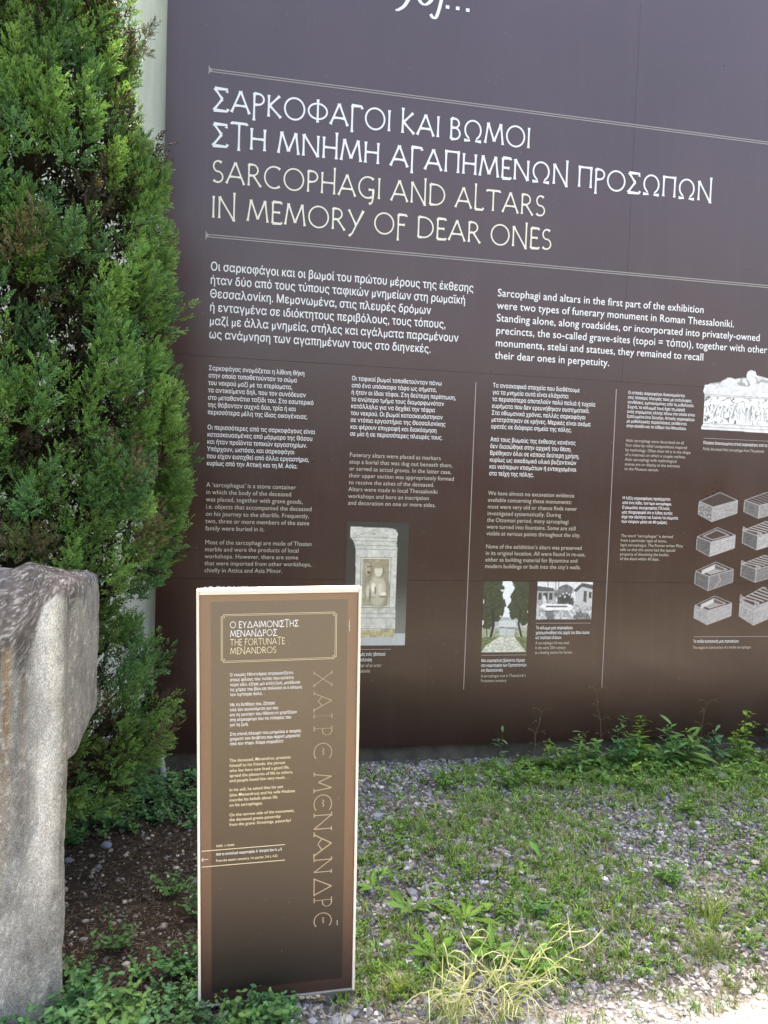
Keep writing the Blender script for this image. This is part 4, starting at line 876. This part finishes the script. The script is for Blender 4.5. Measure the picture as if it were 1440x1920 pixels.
def scatter_pebbles(n, xr, yr, size, keep, name, label, pal):
    x = rg.uniform(*xr, n); y = rg.uniform(*yr, n); k = in_view(x, y) & keep(x, y); x, y = x[k], y[k]; n = len(x)
    z = gh(x, y); Vs = []; Fs = []; Cs = []; off = 0; which = rg.integers(0, 12, n)
    for w_ in range(12):
        m = which == w_; c = m.sum()
        if not c: continue
        v, f = PEB[w_]; s = size*np.exp(rg.normal(0, .38, c)); a = rg.uniform(0, 6.28, c); ti = rg.normal(0, .35, c)
        q = v[None]*s[:, None, None]; ca, sa = np.cos(a)[:, None], np.sin(a)[:, None]; ct, st_ = np.cos(ti)[:, None], np.sin(ti)[:, None]
        X_, Y_, Z_2 = q[..., 0], q[..., 1], q[..., 2]; Y2 = Y_*ct-Z_2*st_; Z3 = Y_*st_+Z_2*ct
        Vv = np.stack([x[m][:, None]+X_*ca-Y2*sa, y[m][:, None]+X_*sa+Y2*ca, z[m][:, None]+Z3+s[:, None]*.25], -1)
        Vs.append(Vv.reshape(-1, 3)); Fs.append((f[None]+np.arange(c)[:, None, None]*12).reshape(-1, 3)+off); off += c*12
        col = pal[rg.integers(0, len(pal), c)]*np.exp(rg.normal(0, .25, c))[:, None]; col = col+(np.array([.68, .66, .62])-col)*(.85*sm(1.98, 1.86, y[m]-.16*(x[m]-.9)))[:, None]; Cs.append(np.repeat(col, 12, 0))  # pebbles whitened beyond the shadow edge: sun glare put into their colour
    o = link(name, mesh_np(name, np.concatenate(Vs), np.concatenate(Fs), np.clip(np.concatenate(Cs), 0, .8)), None, PEBM)
    return tag(o, label, kind='stuff')
PEBM = attr_mat('gravel_stone', .75, .35, 150, .3, .003, .5)
GP = np.array([[.22, .235, .265], [.18, .19, .22], [.28, .29, .32], [.34, .33, .31], [.14, .145, .165], [.27, .25, .22], [.44, .44, .45]])
scatter_pebbles(70000, (-.25, 4.2), (1.5, 3.86), .0066, lambda x, y: (rg.random(len(x)) > soilmask(x, y)*.97), 'gravel', 'fine blue-grey gravel spread on the ground before the board', GP)
scatter_pebbles(7500, (-1.2, .5), (1.7, 3.8), .0055, lambda x, y: (rg.random(len(x)) < soilmask(x, y)*.55) & (x < .3), 'loose_pebbles', 'loose pale pebbles lying on the dark soil beside the stone block', np.array([[.30, .29, .27], [.17, .18, .21], [.38, .34, .29], [.22, .21, .2]]))
scatter_pebbles(4000, (.3, 3.5), (1.2, 3.7), .0095, lambda x, y: rg.random(len(x)) < sm(.42, .62, fbm(np.stack([x*2.6, y*2.6, x*0], -1), 3, 44))*.16+sm(2.1, 1.8, y)*.25, 'coarse_gravel', 'coarser light grey pebbles mixed into the gravel by the weeds', np.array([[.36, .37, .39], [.30, .31, .33], [.44, .43, .40], [.24, .25, .28]]))
# pine litter: fine brown threads
def litter(n, xr, yr, keep, name, label, pal, L=.035, lift=.004, wd=.0009):
    x = rg.uniform(*xr, n); y = rg.uniform(*yr, n); k = in_view(x, y) & keep(x, y); x, y = x[k], y[k]; n = len(x); z = gh(x, y)+lift*rg.random(n)+.002
    a = rg.uniform(0, 6.28, n); l = L*rg.uniform(.4, 1.4, n); el = rg.normal(0, .18, n); d = np.stack([np.cos(a)*np.cos(el), np.sin(a)*np.cos(el), np.abs(np.sin(el))], -1)*l[:, None]
    s = np.stack([-np.sin(a), np.cos(a), a*0], -1)*wd*rg.uniform(.7, 1.6, n)[:, None]; bend = np.stack([-np.sin(a), np.cos(a), np.zeros(n)+.2], -1)*(rg.normal(0, .16, n)*l)[:, None]
    p = np.stack([x, y, z], -1); V = np.stack([p-s, p+s, p+d*.5+bend+s, p+d*.5+bend-s, p+d], 1).reshape(-1, 3)
    f = np.array([(0, 1, 2), (0, 2, 3), (3, 2, 4)]); F = (f[None]+np.arange(n)[:, None, None]*5).reshape(-1, 3)
    C = np.repeat(pal[rg.integers(0, len(pal), n)]*rg.uniform(.6, 1.3, n)[:, None], 5, 0)
    o = link(name, mesh_np(name, V, F, C), None, LITM); return tag(o, label, kind='stuff')
LITM = leaf_mat('dry_litter', .15, .8)
litter(36000, (-1.2, .5), (1.8, 3.8), lambda x, y: rg.random(len(x)) < soilmask(x, y), 'pine_litter', 'brown needle litter covering the soil under the conifer', np.array([[.085, .060, .042], [.055, .042, .032], [.18, .145, .105], [.04, .03, .023]]), .03, .006)
litter(12000, (.2, 3.6), (1.3, 3.3), lambda x, y: rg.random(len(x)) < .15+.85*sm(.45, .6, fbm(np.stack([x*1.7, y*1.7, x*0], -1), 3, 46)+.12*sm(2.6, 1.9, y)), 'dry_straw', 'thin dry straw lying flat over the gravel near the sunlit edge', np.array([[.32, .27, .17], [.24, .20, .12], [.42, .37, .26], [.20, .20, .12]]), .055, .012, .0008)

# ------------------------------------------------------------------ leaves and weeds
LEAF = leaf_mat('weed_leaf', .35, .5); LEAFD = leaf_mat('clover_leaf', .3, .5)
def leaf(L, w_, curl=.3, n=5, shape='lance', lobes=0, fold=.25):
    """leaf along +Y rising in Z, drooping by curl; V, F, shade"""
    V = []; t = np.linspace(0, 1, n+1)
    if shape == 'round': pw = np.sin(np.pi*np.clip(t*.92+.06, 0, 1))**.7
    elif shape == 'spoon': pw = np.sin(np.pi*t**1.6)**.9*.9+.08
    else: pw = np.sin(np.pi*np.clip(t*.93+.05, 0, 1))**.9
    if lobes: pw = pw*(1-.45*(np.arange(n+1) % 2))
    pw = pw*w_/2; pw[-1] = 0.0004
    ang = curl*t*2; y = np.cumsum(np.concatenate([[0], np.cos(ang[1:])*L/n])); z = -np.cumsum(np.concatenate([[0], np.sin(ang[1:])*L/n]))
    mid = np.stack([t*0, y, z-fold*pw], -1); l = np.stack([-pw, y, z], -1); r = np.stack([pw, y, z], -1)
    V = np.concatenate([l, mid, r]); m = n+1; F = []
    for i in range(n):
        F += [(i, i+m, i+m+1), (i, i+m+1, i+1), (i+m, i+2*m, i+2*m+1), (i+m, i+2*m+1, i+m+1)]
    return V, np.array(F), np.concatenate([np.full(m, 1.), np.full(m, 1.25), np.full(m, .95)])
def put_leaf(acc, L_, p, az, el, col, s=1., rollv=0.):
    V, F, sh = L_; ce, se = math.cos(el), math.sin(el); ca, sa = math.cos(az), math.sin(az); cr, sr = math.cos(rollv), math.sin(rollv)
    X0, Y0, Z0 = V[:, 0]*s, V[:, 1]*s, V[:, 2]*s; X1 = X0*cr+Z0*sr; Z1 = -X0*sr+Z0*cr
    Y2 = Y0*ce-Z1*se; Z2 = Y0*se+Z1*ce
    acc.add(np.stack([X1*ca-Y2*sa, X1*sa+Y2*ca, Z2], -1)+p, F, np.asarray(col)*sh[:, None])
LV = {'lance': leaf(.10, .026, .35, 4), 'lobed': leaf(.12, .034, .35, 6, 'spoon', 1), 'round': leaf(.020, .017, .15, 3, 'round'), 'ovate': leaf(.038, .026, .25, 3, 'round'),
      'small': leaf(.03, .009, .3, 2), 'spoon': leaf(.05, .02, .3, 4, 'spoon')}
def gcol(rg, base=(.080, .150, .036), v=.25): return 1.75*np.array(base)*np.exp(rg.normal(0, v))*np.array([rg.uniform(.85, 1.2), 1, rg.uniform(.7, 1.2)])
def rosette(acc, p, rg, s=1., kind='lance', n=9, col=None, up_=.5):
    a0 = rg.uniform(0, 6.28); c = gcol(rg) if col is None else col
    for i in range(n):
        put_leaf(acc, LV[kind], p, a0+i*2.4, rg.uniform(.15, up_+.3), c*rg.uniform(.8, 1.2), s*rg.uniform(.6, 1.15), rg.normal(0, .3))
def bushy(acc, p, rg, h=.10, stems=6, leaf_='ovate', ls=1., col=None, spread=.5):
    c = gcol(rg) if col is None else col
    for k in range(stems):
        az = rg.uniform(0, 6.28); ln = h*rg.uniform(.6, 1.15); tip = p+np.array([math.cos(az)*ln*spread, math.sin(az)*ln*spread, ln*rg.uniform(.6, 1)])
        mid = (p+tip)/2+np.array([0, 0, .15*ln]); v, f = tube([p, mid, tip], [.0014, .0012, .0008], 3); acc.add(v, f, c*.7)
        m = max(3, int(ln/.022))
        for j in range(m):
            t = (j+1)/m; q = (1-t)**2*p+2*t*(1-t)*mid+t*t*tip
            for s_ in (0, math.pi): put_leaf(acc, LV[leaf_], q, az+j*1.57+s_+rg.normal(0, .3), rg.uniform(.1, .8), c*rg.uniform(.75, 1.3), ls*rg.uniform(.6, 1.1)*(1-.35*t), rg.normal(0, .4))
def grass_tuft(acc, p, rg, n=14, h=.06, col=None):
    c = gcol(rg, (.105, .185, .042)) if col is None else col
    for k in range(n):
        az = rg.uniform(0, 6.28); ln = h*rg.uniform(.5, 1.3); le = rg.uniform(.15, .7); s = np.array([-math.sin(az), math.cos(az), 0])*.0013; d = np.array([math.cos(az)*le, math.sin(az)*le, 1.]); d /= np.linalg.norm(d)
        q = p+rg.normal(0, .008, 3)*np.array([1, 1, 0]); m1 = q+d*ln*.5; t_ = q+d*ln*.9+np.array([math.cos(az), math.sin(az), -.3])*ln*.25
        acc.add(np.array([q-s, q+s, m1+s, m1-s, t_]), [(0, 1, 2), (0, 2, 3), (3, 2, 4)], c*rg.uniform(.7, 1.3))
def P_(x, y): return np.array([x, y, float(gh(np.array([x]), np.array([y]))[0])])
rg = np.random.default_rng(41)
def density_green(x, y):
    n = fbm(np.stack([x*2.3, y*2.3, x*0], -1), 4, 51)
    near_wall = sm(.9, 1.6, x)*sm(3.0, 3.5, y)
    return np.clip(sm(.46, .66, n)+.9*near_wall+.5*sm(1.8, 2.6, x), 0, 1)
# grass over the gravel (stuff)
acc = Acc()
for k in range(14500):
    x = rg.uniform(.28, 3.9); y = rg.uniform(1.85, 3.72)
    if not in_view(x, y): continue
    d = density_green(np.array([x]), np.array([y]))[0]
    if y > 3.1 and x < 1.0: d *= .15
    if rg.random() > .12+.8*d: continue
    dry = rg.random() < .10+.25*sm(2.4, 1.9, y)
    if y < 2.03+.12*(x-.8)/1. and rg.random() < .6: continue
    grass_tuft(acc, P_(x, y), rg, rg.integers(5, 12), rg.uniform(.022, .05), np.array([.34, .31, .18])*rg.uniform(.6, 1.1) if dry else None)
tag(acc.obj('grass', None, LEAF), 'short thin grass growing through the gravel', kind='stuff')
# small low weeds over the gravel (stuff)
acc = Acc()
for k in range(7500):
    x = rg.uniform(.28, 3.9); y = rg.uniform(2.02, 3.74)
    if not in_view(x, y): continue
    d = density_green(np.array([x+.3]), np.array([y]))[0]
    if y > 3.15 and x < 1.0: d *= .25
    if rg.random() > .06+.5*d: continue
    t = rg.random(); p = P_(x, y)
    if y > 3.3 and x > 1.35 and rg.random() < .5: bushy(acc, p, rg, rg.uniform(.03, .08), 3, ('ovate', 'spoon', 'small')[rg.integers(3)], rg.uniform(.6, 1.1)); continue
    if t < .4: rosette(acc, p, rg, rg.uniform(.25, .55), 'lobed' if t < .2 else 'lance', 6)
    elif t < .75: bushy(acc, p, rg, rg.uniform(.02, .05), 4, 'small', .7)
    else: bushy(acc, p, rg, rg.uniform(.02, .04), 3, 'round', .7)
tag(acc.obj('low_weeds', None, LEAF), 'small low leafy weeds dotted over the gravel', kind='stuff')
# clover-like cover below the conifer (stuff)
acc = Acc(); dk = (.045, .105, .040)
for k in range(1500):
    x = rg.uniform(-1.1, .16); y = rg.uniform(1.9, 3.7)
    if not in_view(x, y): continue
    n = fbm(np.array([[x*3.2, y*3.2, 0]]), 3, 57)[0]
    lush = sm(3.05, 3.35, y+(n-.5)*.5) if x > -.75 else 0
    lush = max(lush, sm(2.30, 2.12, y+(n-.5)*.5), .95*sm(-.12, .02, x+(n-.5)*.4)*sm(3.2, 2.2, y))
    if rg.random() > lush: continue
    bushy(acc, P_(x, y), rg, rg.uniform(.04, .085), 4, 'round' if rg.random() < .6 else 'ovate', rg.uniform(.7, 1.05), gcol(rg, dk, .22), .6)
tag(acc.obj('ground_cover', None, LEAFD), 'dark green round-leaved ground cover under the conifer and around the stone', kind='stuff')

# individual plants ------------------------------------------------------------------------------
def plant(name, label, cat, x, y, fn, group=None, mat=None):
    p = P_(x, y); t = thing(name, label, cat, tuple(p), group); a = Acc(); fn(a, np.zeros(3)); a.obj('foliage', t, mat or LEAF); return t
def tall_weed(seed, h, leafk='lance', n=12, ls=1., base=(.075, .15, .04), lean_=(0, 0), heads=False):
    def fn(a, p):
        rg = np.random.default_rng(seed); c = gcol(rg, base, .1)
        for st in range(1 if n < 8 else 3):
          tip = np.array([lean_[0]*h, lean_[1]*h, h])*(1 if st == 0 else rg.uniform(.55, .85))+(np.zeros(3) if st == 0 else np.array([rg.normal(0, .05), rg.normal(0, .03), 0])); mid = tip*.5+rg.normal(0, .01, 3)
          v, f = tube([p, mid, tip], [.003, .0022, .001], 4); a.add(v, f, c*.75)
          for i in range(n):
            t = (i+.5)/n; q = 2*t*(1-t)*mid+t*t*tip
            put_leaf(a, LV[leafk], q, i*2.4+rg.normal(0, .3), rg.uniform(.1, .9), c*rg.uniform(.75, 1.3), ls*(1.25-.6*t)*rg.uniform(.75, 1.2), rg.normal(0, .3))
            if i % 3 == 0:
                az = i*2.4+1; q2 = q+np.array([math.cos(az)*.05, math.sin(az)*.05, .05])*h*3; v, f = tube([q, q2], [.0014, .0008], 3); a.add(v, f, c*.75)
                for j in range(5): put_leaf(a, LV['small'], q+(q2-q)*(j+1)/5, az+j*2, .5, c*rg.uniform(.8, 1.3), 1.1)
        if heads:
            for j in range(5):
                put_leaf(a, LV['small'], tip+rg.normal(0, .006, 3), j*1.25, 1.1, np.array([.16, .12, .05]), .7)
        rosette(a, p, rg, ls*.9, leafk, 8, c)
    return fn
WG = 'tall weeds along the foot of the board'
SPH = 0
specs = [
 (1.30, 3.62, 21, .24, 'lance', 6, .75, (.2, 0), False, 'thin single weed with drooping tip standing alone before the board'),
 (1.60, 3.60, 22, .17, 'lobed', 10, .7, (0, 0), False, 'leftmost leafy weed of the thick clump at the foot of the board'),
 (1.74, 3.56, 23, .25, 'lobed', 12, .8, (.1, 0), True, 'second weed from the left in the clump, with a brown seed head'),
 (1.86, 3.60, 24, .18, 'ovate', 12, 1.3, (0, 0), False, 'round-leaved weed in the clump below the right column rule'),
 (1.98, 3.56, 25, .29, 'lobed', 13, .8, (-.05, 0), True, 'tall branching weed with seed head right of the second column rule'),
 (2.10, 3.60, 26, .31, 'lance', 12, .9, (.08, 0), True, 'tallest lance-leaved weed in the middle of the clump'),
 (2.24, 3.58, 27, .27, 'lance', 12, 1.1, (.15, 0), False, 'weed with broad bluish lance leaves beside the tallest one'),
 (2.38, 3.56, 28, .24, 'lance', 11, 1.25, (-.1, 0), False, 'broad-leaved weed with a star of pointed top leaves'),
 (2.56, 3.62, 29, .20, 'lobed', 11, .9, (0, 0), False, 'jagged-leaved low weed left of the round grey stone'),
 (2.72, 3.60, 30, .34, 'ovate', 15, 1.2, (.05, 0), False, 'bushy oval-leaved weed rising behind the round grey stone'),
 (2.95, 3.60, 31, .30, 'ovate', 15, 1.3, (-.05, 0), False, 'bushy weed between the round stone and the right edge'),
 (3.12, 3.58, 32, .42, 'ovate', 18, 1.3, (.06, 0), False, 'highest leafy weed at the right edge of the picture'),
 (3.30, 3.52, 33, .36, 'lobed', 16, 1., (0, 0), False, 'jagged weed cut by the right edge of the picture'),
]
for (x, y, sd_, h, lk, n, ls, ln, hd, lab) in specs:
    plant('tall_weed', lab, 'weed', x, y, tall_weed(sd_, h*.9, lk, n, ls, [(.075, .15, .04), (.055, .12, .055), (.10, .165, .04), (.07, .14, .06)][sd_ % 4], ln, hd), WG)
for (x, y, sd_, h, lab) in [(1.52, 3.63, 11, .30, 'thin brown dried stalk at the left end of the weeds under the board'), (1.92, 3.66, 12, .40, 'tall dead stalk with withered tips against the board, near the middle of the weeds'), (2.48, 3.64, 13, .34, 'bent dead stalk leaning right behind the weeds under the board')]:
    def fn(a, p, sd_=sd_, h=h):
        rg = np.random.default_rng(sd_); c = np.array([.22, .19, .10])
        Q = [np.array([.12*h*t*t*(1 if sd_ != 12 else -1), 0, h*t])+rg.normal(0, .003, 3) for t in np.linspace(0, 1, 6)]
        v, f = tube(Q, np.linspace(.0022, .0009, 6), 4); a.add(v, f, c)
        for i in range(2, 6):
            for s_ in (0, 2.6):
                az = i*1.9+s_; e = Q[i]+np.array([math.cos(az), math.sin(az)*.6, .5])*.05; v, f = tube([Q[i], (Q[i]+e)/2+[0, 0, .008], e], [.0009, .0008, .0005], 3); a.add(v, f, c)
                for j in range(3): put_leaf(a, LV['small'], e-j*np.array([0, 0, .006]), az+j*2, .3, c*[.9, 1.1, .8][j], .45)
    plant('dry_stalk', lab, 'weed', x, y, fn, 'dead stalks among the weeds under the board')
def clump(seed, h, stems, lf, ls, base=(.07, .15, .035)):
    def fn(a, p): rg = np.random.default_rng(seed); bushy(a, p, rg, h, stems, lf, ls, gcol(rg, base, .1), .8)
    return fn
LG = 'leafy weed clumps on the gravel'
for (x, y, sd_, h, st_, lf, ls, lab) in [
    (.98, 3.42, 51, .10, 14, 'round', 1.3, 'bright round-leaved weed clump on bare gravel near the board'),
    (1.30, 3.40, 52, .13, 14, 'ovate', .9, 'leafy clump around the foot of the lone thin weed'),
    (.72, 3.52, 53, .07, 6, 'small', 1.2, 'tiny dark weed beside the plinth right of the small sign'),
    (2.05, 3.05, 54, .08, 12, 'spoon', .8, 'mid-green weed clump in the gravel below the tall weeds'),
    (2.35, 2.75, 55, .09, 14, 'spoon', .9, 'broad weed clump on the gravel towards the right edge'),
    (1.05, 2.42, 56, .07, 14, 'small', 1.5, 'feathery dark weed clump behind the dry mustard plant'),
    (1.62, 2.52, 57, .08, 16, 'small', 1.6, 'feathery mid-green weed patch in the open gravel')]:
    plant('weed_clump', lab, 'weed', x, y, clump(sd_, h, st_, lf, ls), LG)
def ros(seed, s, n, kind='lobed', base=(.075, .165, .035)):
    def fn(a, p): rg = np.random.default_rng(seed); rosette(a, p, rg, s, kind, n, gcol(rg, base, .08), .7)
    return fn
RG = 'rosette weeds on the gravel'
for (x, y, sd_, s, n, kd, lab) in [
    (.50, 2.62, 61, 1.0, 9, 'lance', 'long-leaved rosette close to the right side of the small sign'),
    (.60, 2.45, 62, 1.0, 12, 'lobed', 'toothed rosette a little right of the small sign'),
    (.78, 2.40, 63, 1.1, 13, 'lobed', 'large dandelion-like rosette in the middle of the gravel'),
    (.62, 2.20, 64, .9, 11, 'lobed', 'dandelion-like rosette low beside the sign foot'),
    (.82, 2.22, 65, 1.2, 14, 'lance', 'lush rosette just behind the dry mustard plant'),
    (1.55, 2.9, 66, .9, 10, 'spoon', 'spoon-leaved rosette in the centre right of the gravel'),
    (1.20, 2.72, 67, .8, 10, 'lobed', 'pale green rosette on the gravel in the centre'),
    (2.00, 2.35, 68, .9, 11, 'lobed', 'rosette in the dry straw at the right'),
    (.92, 2.12, 69, 1.1, 13, 'lance', 'fresh green rosette among the pods of the dry mustard plant'),
    (1.48, 2.12, 70, .7, 8, 'spoon', 'small rosette near the sunlit edge'),
    (1.78, 2.25, 71, .7, 8, 'round', 'round-leaved small plant in the straw near the sunlit edge')]:
    plant('rosette_weed', lab, 'weed', x, y, ros(sd_, s, n, kd), RG)
CGp = 'leafy plants around the stone block'
for (x, y, sd_, h, st_, lf, ls, lab) in [
    (-.42, 2.07, 81, .12, 18, 'ovate', 1.15, 'broad-leaved bright clump at the foot of the stone block'),
    (-.30, 2.02, 82, .10, 14, 'ovate', 1.2, 'second broad-leaved clump between the stone block and the sign'),
    (-.16, 2.22, 83, .11, 16, 'ovate', 1., 'leafy clump by the lower left corner of the small sign'),
    (-.36, 2.36, 84, .10, 9, 'ovate', .9, 'loose small plant on the bare soil right of the stone block'),
    (-.22, 2.66, 85, .09, 12, 'round', 1.2, 'round-leaved plant in the middle of the bare soil'),
    (-.10, 2.48, 86, .12, 12, 'ovate', .9, 'leafy plant against the left edge of the small sign'),
    (.02, 1.96, 87, .07, 10, 'ovate', 1., 'low clump in front of the bottom rail of the small sign')]:
    plant('leafy_plant', lab, 'plant', x, y, clump(sd_, h, st_+6, lf, ls*.8, (.046, .108, .036)), CGp)
# tall grass tufts at the right
for (x, y, sd_, h, lab) in [(1.62, 2.28, 91, .16, 'tall narrow grass tuft at the right of the gravel'), (1.52, 2.10, 92, .12, 'yellow-tipped grass tuft close to the sunlit edge'), (2.08, 2.55, 93, .12, 'loose grass tuft near the right edge'), (.46, 2.04, 94, .09, 'fine grass tuft beside the right foot of the small sign')]:
    def fn(a, p, sd_=sd_, h=h):
        rg = np.random.default_rng(sd_)
        for k in range(5): grass_tuft(a, np.array([rg.normal(0, .025), rg.normal(0, .02), 0]), rg, 16, h*rg.uniform(.6, 1.1), gcol(rg, (.15, .20, .05), .2))
    plant('grass_tuft', lab, 'grass', x, y, fn, 'grass tufts on the gravel')

# dry mustard plants with long pods
POD = attr_mat('dry_pod', .6, .3)
def mustard(label, x, y, seed, stems):
    p0 = P_(x, y); t = thing('dry_mustard_plant', label, 'dry plant', tuple(p0), 'dry mustard plants in front of the gravel'); rg = np.random.default_rng(seed)
    for (dx_, dy_, h) in stems:
        tip = np.array([dx_, dy_, h]); mid = tip*.5+np.array([-.15*dx_, 0, .12*h]); T_ = np.linspace(0, 1, 9)
        Q = np.array([2*a*(1-a)*mid+a*a*tip for a in T_]); Q[:, :2] += rg.normal(0, .0025, (9, 2))
        a = Acc(); v, f = tube(Q, np.linspace(.0022, .0010, 9), 5); col = np.array([.38, .44, .11]); a.add(v, f, col); st_ = a.obj('stem', t, POD, True)
        for i in range(2, 9):
            for s_ in range((1 if (i+len(stems)) % 2 else 2) if i < 8 else 2):
                q = Q[i]+(Q[i-1]-Q[i])*rg.random(); az = rg.uniform(0, 6.28); L = rg.uniform(.05, .11); d = np.array([math.cos(az)*.8, math.sin(az)*.6, rg.uniform(-.3, .9)]); sag = rg.uniform(-1.8, 1.2)
                pts = [q, q+d*L*.3, q+d*L*.62+np.array([0, 0, sag*L*.15]), q+d*L*.85+np.array([0, 0, sag*L*.35]), q+d*L+np.array([0, 0, sag*L*.5])]
                a = Acc(); v, f = tube(pts, [.0006, .0011, .0016, .0012, .0003], 5); a.add(v, f, np.array([.52, .54, .28])*rg.uniform(.7, 1.2)); a.obj('pod', st_, POD, True)
    return t
mustard('dry yellow mustard plant with curved pods, left one of the pair in front', .60, 1.905, 5, [(-.04, .0, .13), (.10, .02, .25), (.06, -.02, .19), (-.08, .01, .11), (.13, .01, .15), (.02, -.01, .17), (-.02, .02, .20), (.08, 0, .11)])
mustard('dry yellow mustard plant with long pods leaning right, right one of the pair', .74, 1.91, 6, [(.20, .02, .26), (.23, .0, .20), (.10, .02, .17), (.14, -.02, .12), (-.03, .0, .15), (.05, 0, .12), (.17, .01, .14), (.02, .02, .19)])

# single stones
def rock(name, label, x, y, r, col, seed, flat=.5, group='larger stones on the ground'):
    rg = np.random.default_rng(seed); v, f = pebble_proto(rg)
    # one subdivision for a rounder outline
    e = {}; V = list(v); Fn = []
    def mp(a, b):
        k = (min(a, b), max(a, b))
        if k not in e: q = (V[a]+V[b])/2; e[k] = len(V); V.append(q/np.linalg.norm(q)*(np.linalg.norm(V[a])+np.linalg.norm(V[b]))/2)
        return e[k]
    for a, b, c in f:
        ab, bc, ca = mp(a, b), mp(b, c), mp(c, a); Fn += [(a, ab, ca), (b, bc, ab), (c, ca, bc), (ab, bc, ca)]
    V = np.array(V)*r; V[:, 2] *= flat/.55; V += (fbm(V*40+seed, 3, seed)-.5)[:, None]*r*.25
    p = P_(x, y); o = link(name, mesh_np(name, V, np.array(Fn), np.tile(np.array(col), (len(V), 1)), True), None, PEBM); o.location = (p[0], p[1], p[2]+r*flat*.35)
    return tag(o, label, 'stone', group)
rock('stone', 'flat round greenish-grey stone among the weeds at the right', 2.45, 3.40, .062, (.16, .18, .16), 1, .4)
rock('stone', 'white broken stone on the gravel right of the small sign', .66, 3.13, .022, (.62, .62, .60), 2)
rock('stone', 'grey-blue stone touching the white one', .61, 3.17, .026, (.30, .34, .38), 3)
rock('stone', 'small white stone on the gravel just below the board', .68, 3.45, .014, (.6, .6, .6), 4)
rock('stone', 'flat blue-grey stone on the dark soil near the ground cover', -.51, 3.06, .024, (.20, .23, .30), 5)
rock('stone', 'dull bluish stone left of the flat one on the soil', -.63, 2.95, .018, (.18, .19, .24), 6)
rock('stone', 'pale pebble at the right end of the bare soil', -.22, 2.86, .013, (.42, .38, .36), 7)
rock('stone', 'whitish pebble in the lower part of the bare soil', -.47, 2.44, .014, (.4, .42, .45), 8)
rock('stone', 'light stone between the leafy clumps left of the sign foot', -.20, 2.07, .017, (.45, .46, .46), 9)
rock('stone', 'pink-grey rock lying in the straw near the sunlit edge', 1.62, 2.17, .026, (.38, .34, .33), 10)
rock('stone', 'pale stone in the middle of the gravel', 1.12, 2.62, .016, (.46, .48, .50), 11)
rock('stone', 'long pale stone left of the dry mustard plant', .92, 2.60, .016, (.42, .46, .50), 12)
rock('stone', 'grey slab fragment at the lower right foot of the small sign', .30, 1.97, .035, (.34, .35, .37), 13, .3)
rock('stone', 'light grey stone in the gravel by the rosettes', 1.02, 2.72, .015, (.40, .41, .43), 14)
# leaning pipe by the plinth
pp = Acc(); v, f = tube([(0, 0, -.1), (-.012, .03, .03), (-.035, .07, .13), (-.045, .09, .17)], .013, 12); pp.add(v, f, (.22, .23, .25))
pipe = pp.obj('short_pipe', None, attr_mat('pipe_grey', .5, .5), True); pipe.location = (-.335, 3.62, 0); tag(pipe, 'short leaning grey pipe sticking out of the ground by the plinth', 'pipe')

# unseen leafy screen added behind the viewer to darken what the board mirrors
acc = Acc(); rg = np.random.default_rng(77)
V, F = box_vf(-9, 12, -7.2, -6.2, -.05, 2.7); acc.add(V, np.concatenate([F[:, [0, 1, 2]], F[:, [0, 2, 3]]]), (.02, .035, .015))
for k in range(2600):
    f_ = rg.random(); p = np.array([rg.uniform(-9, 12), -6.2 if f_ < .8 else rg.uniform(-7.2, -6.2), rg.uniform(0, 2.7) if f_ < .8 else 2.7])
    put_leaf(acc, LV['ovate'], p, rg.uniform(0, 6.28), rg.uniform(0, 1.2), np.array([.045, .08, .03])*rg.uniform(.6, 1.5), 5.5)
unseen_hedge = acc.obj('unseen_hedge', None, LEAFD); tag(unseen_hedge, 'long unseen dark green leafy screen, added to darken the reflection in the board', 'unseen_hedge')
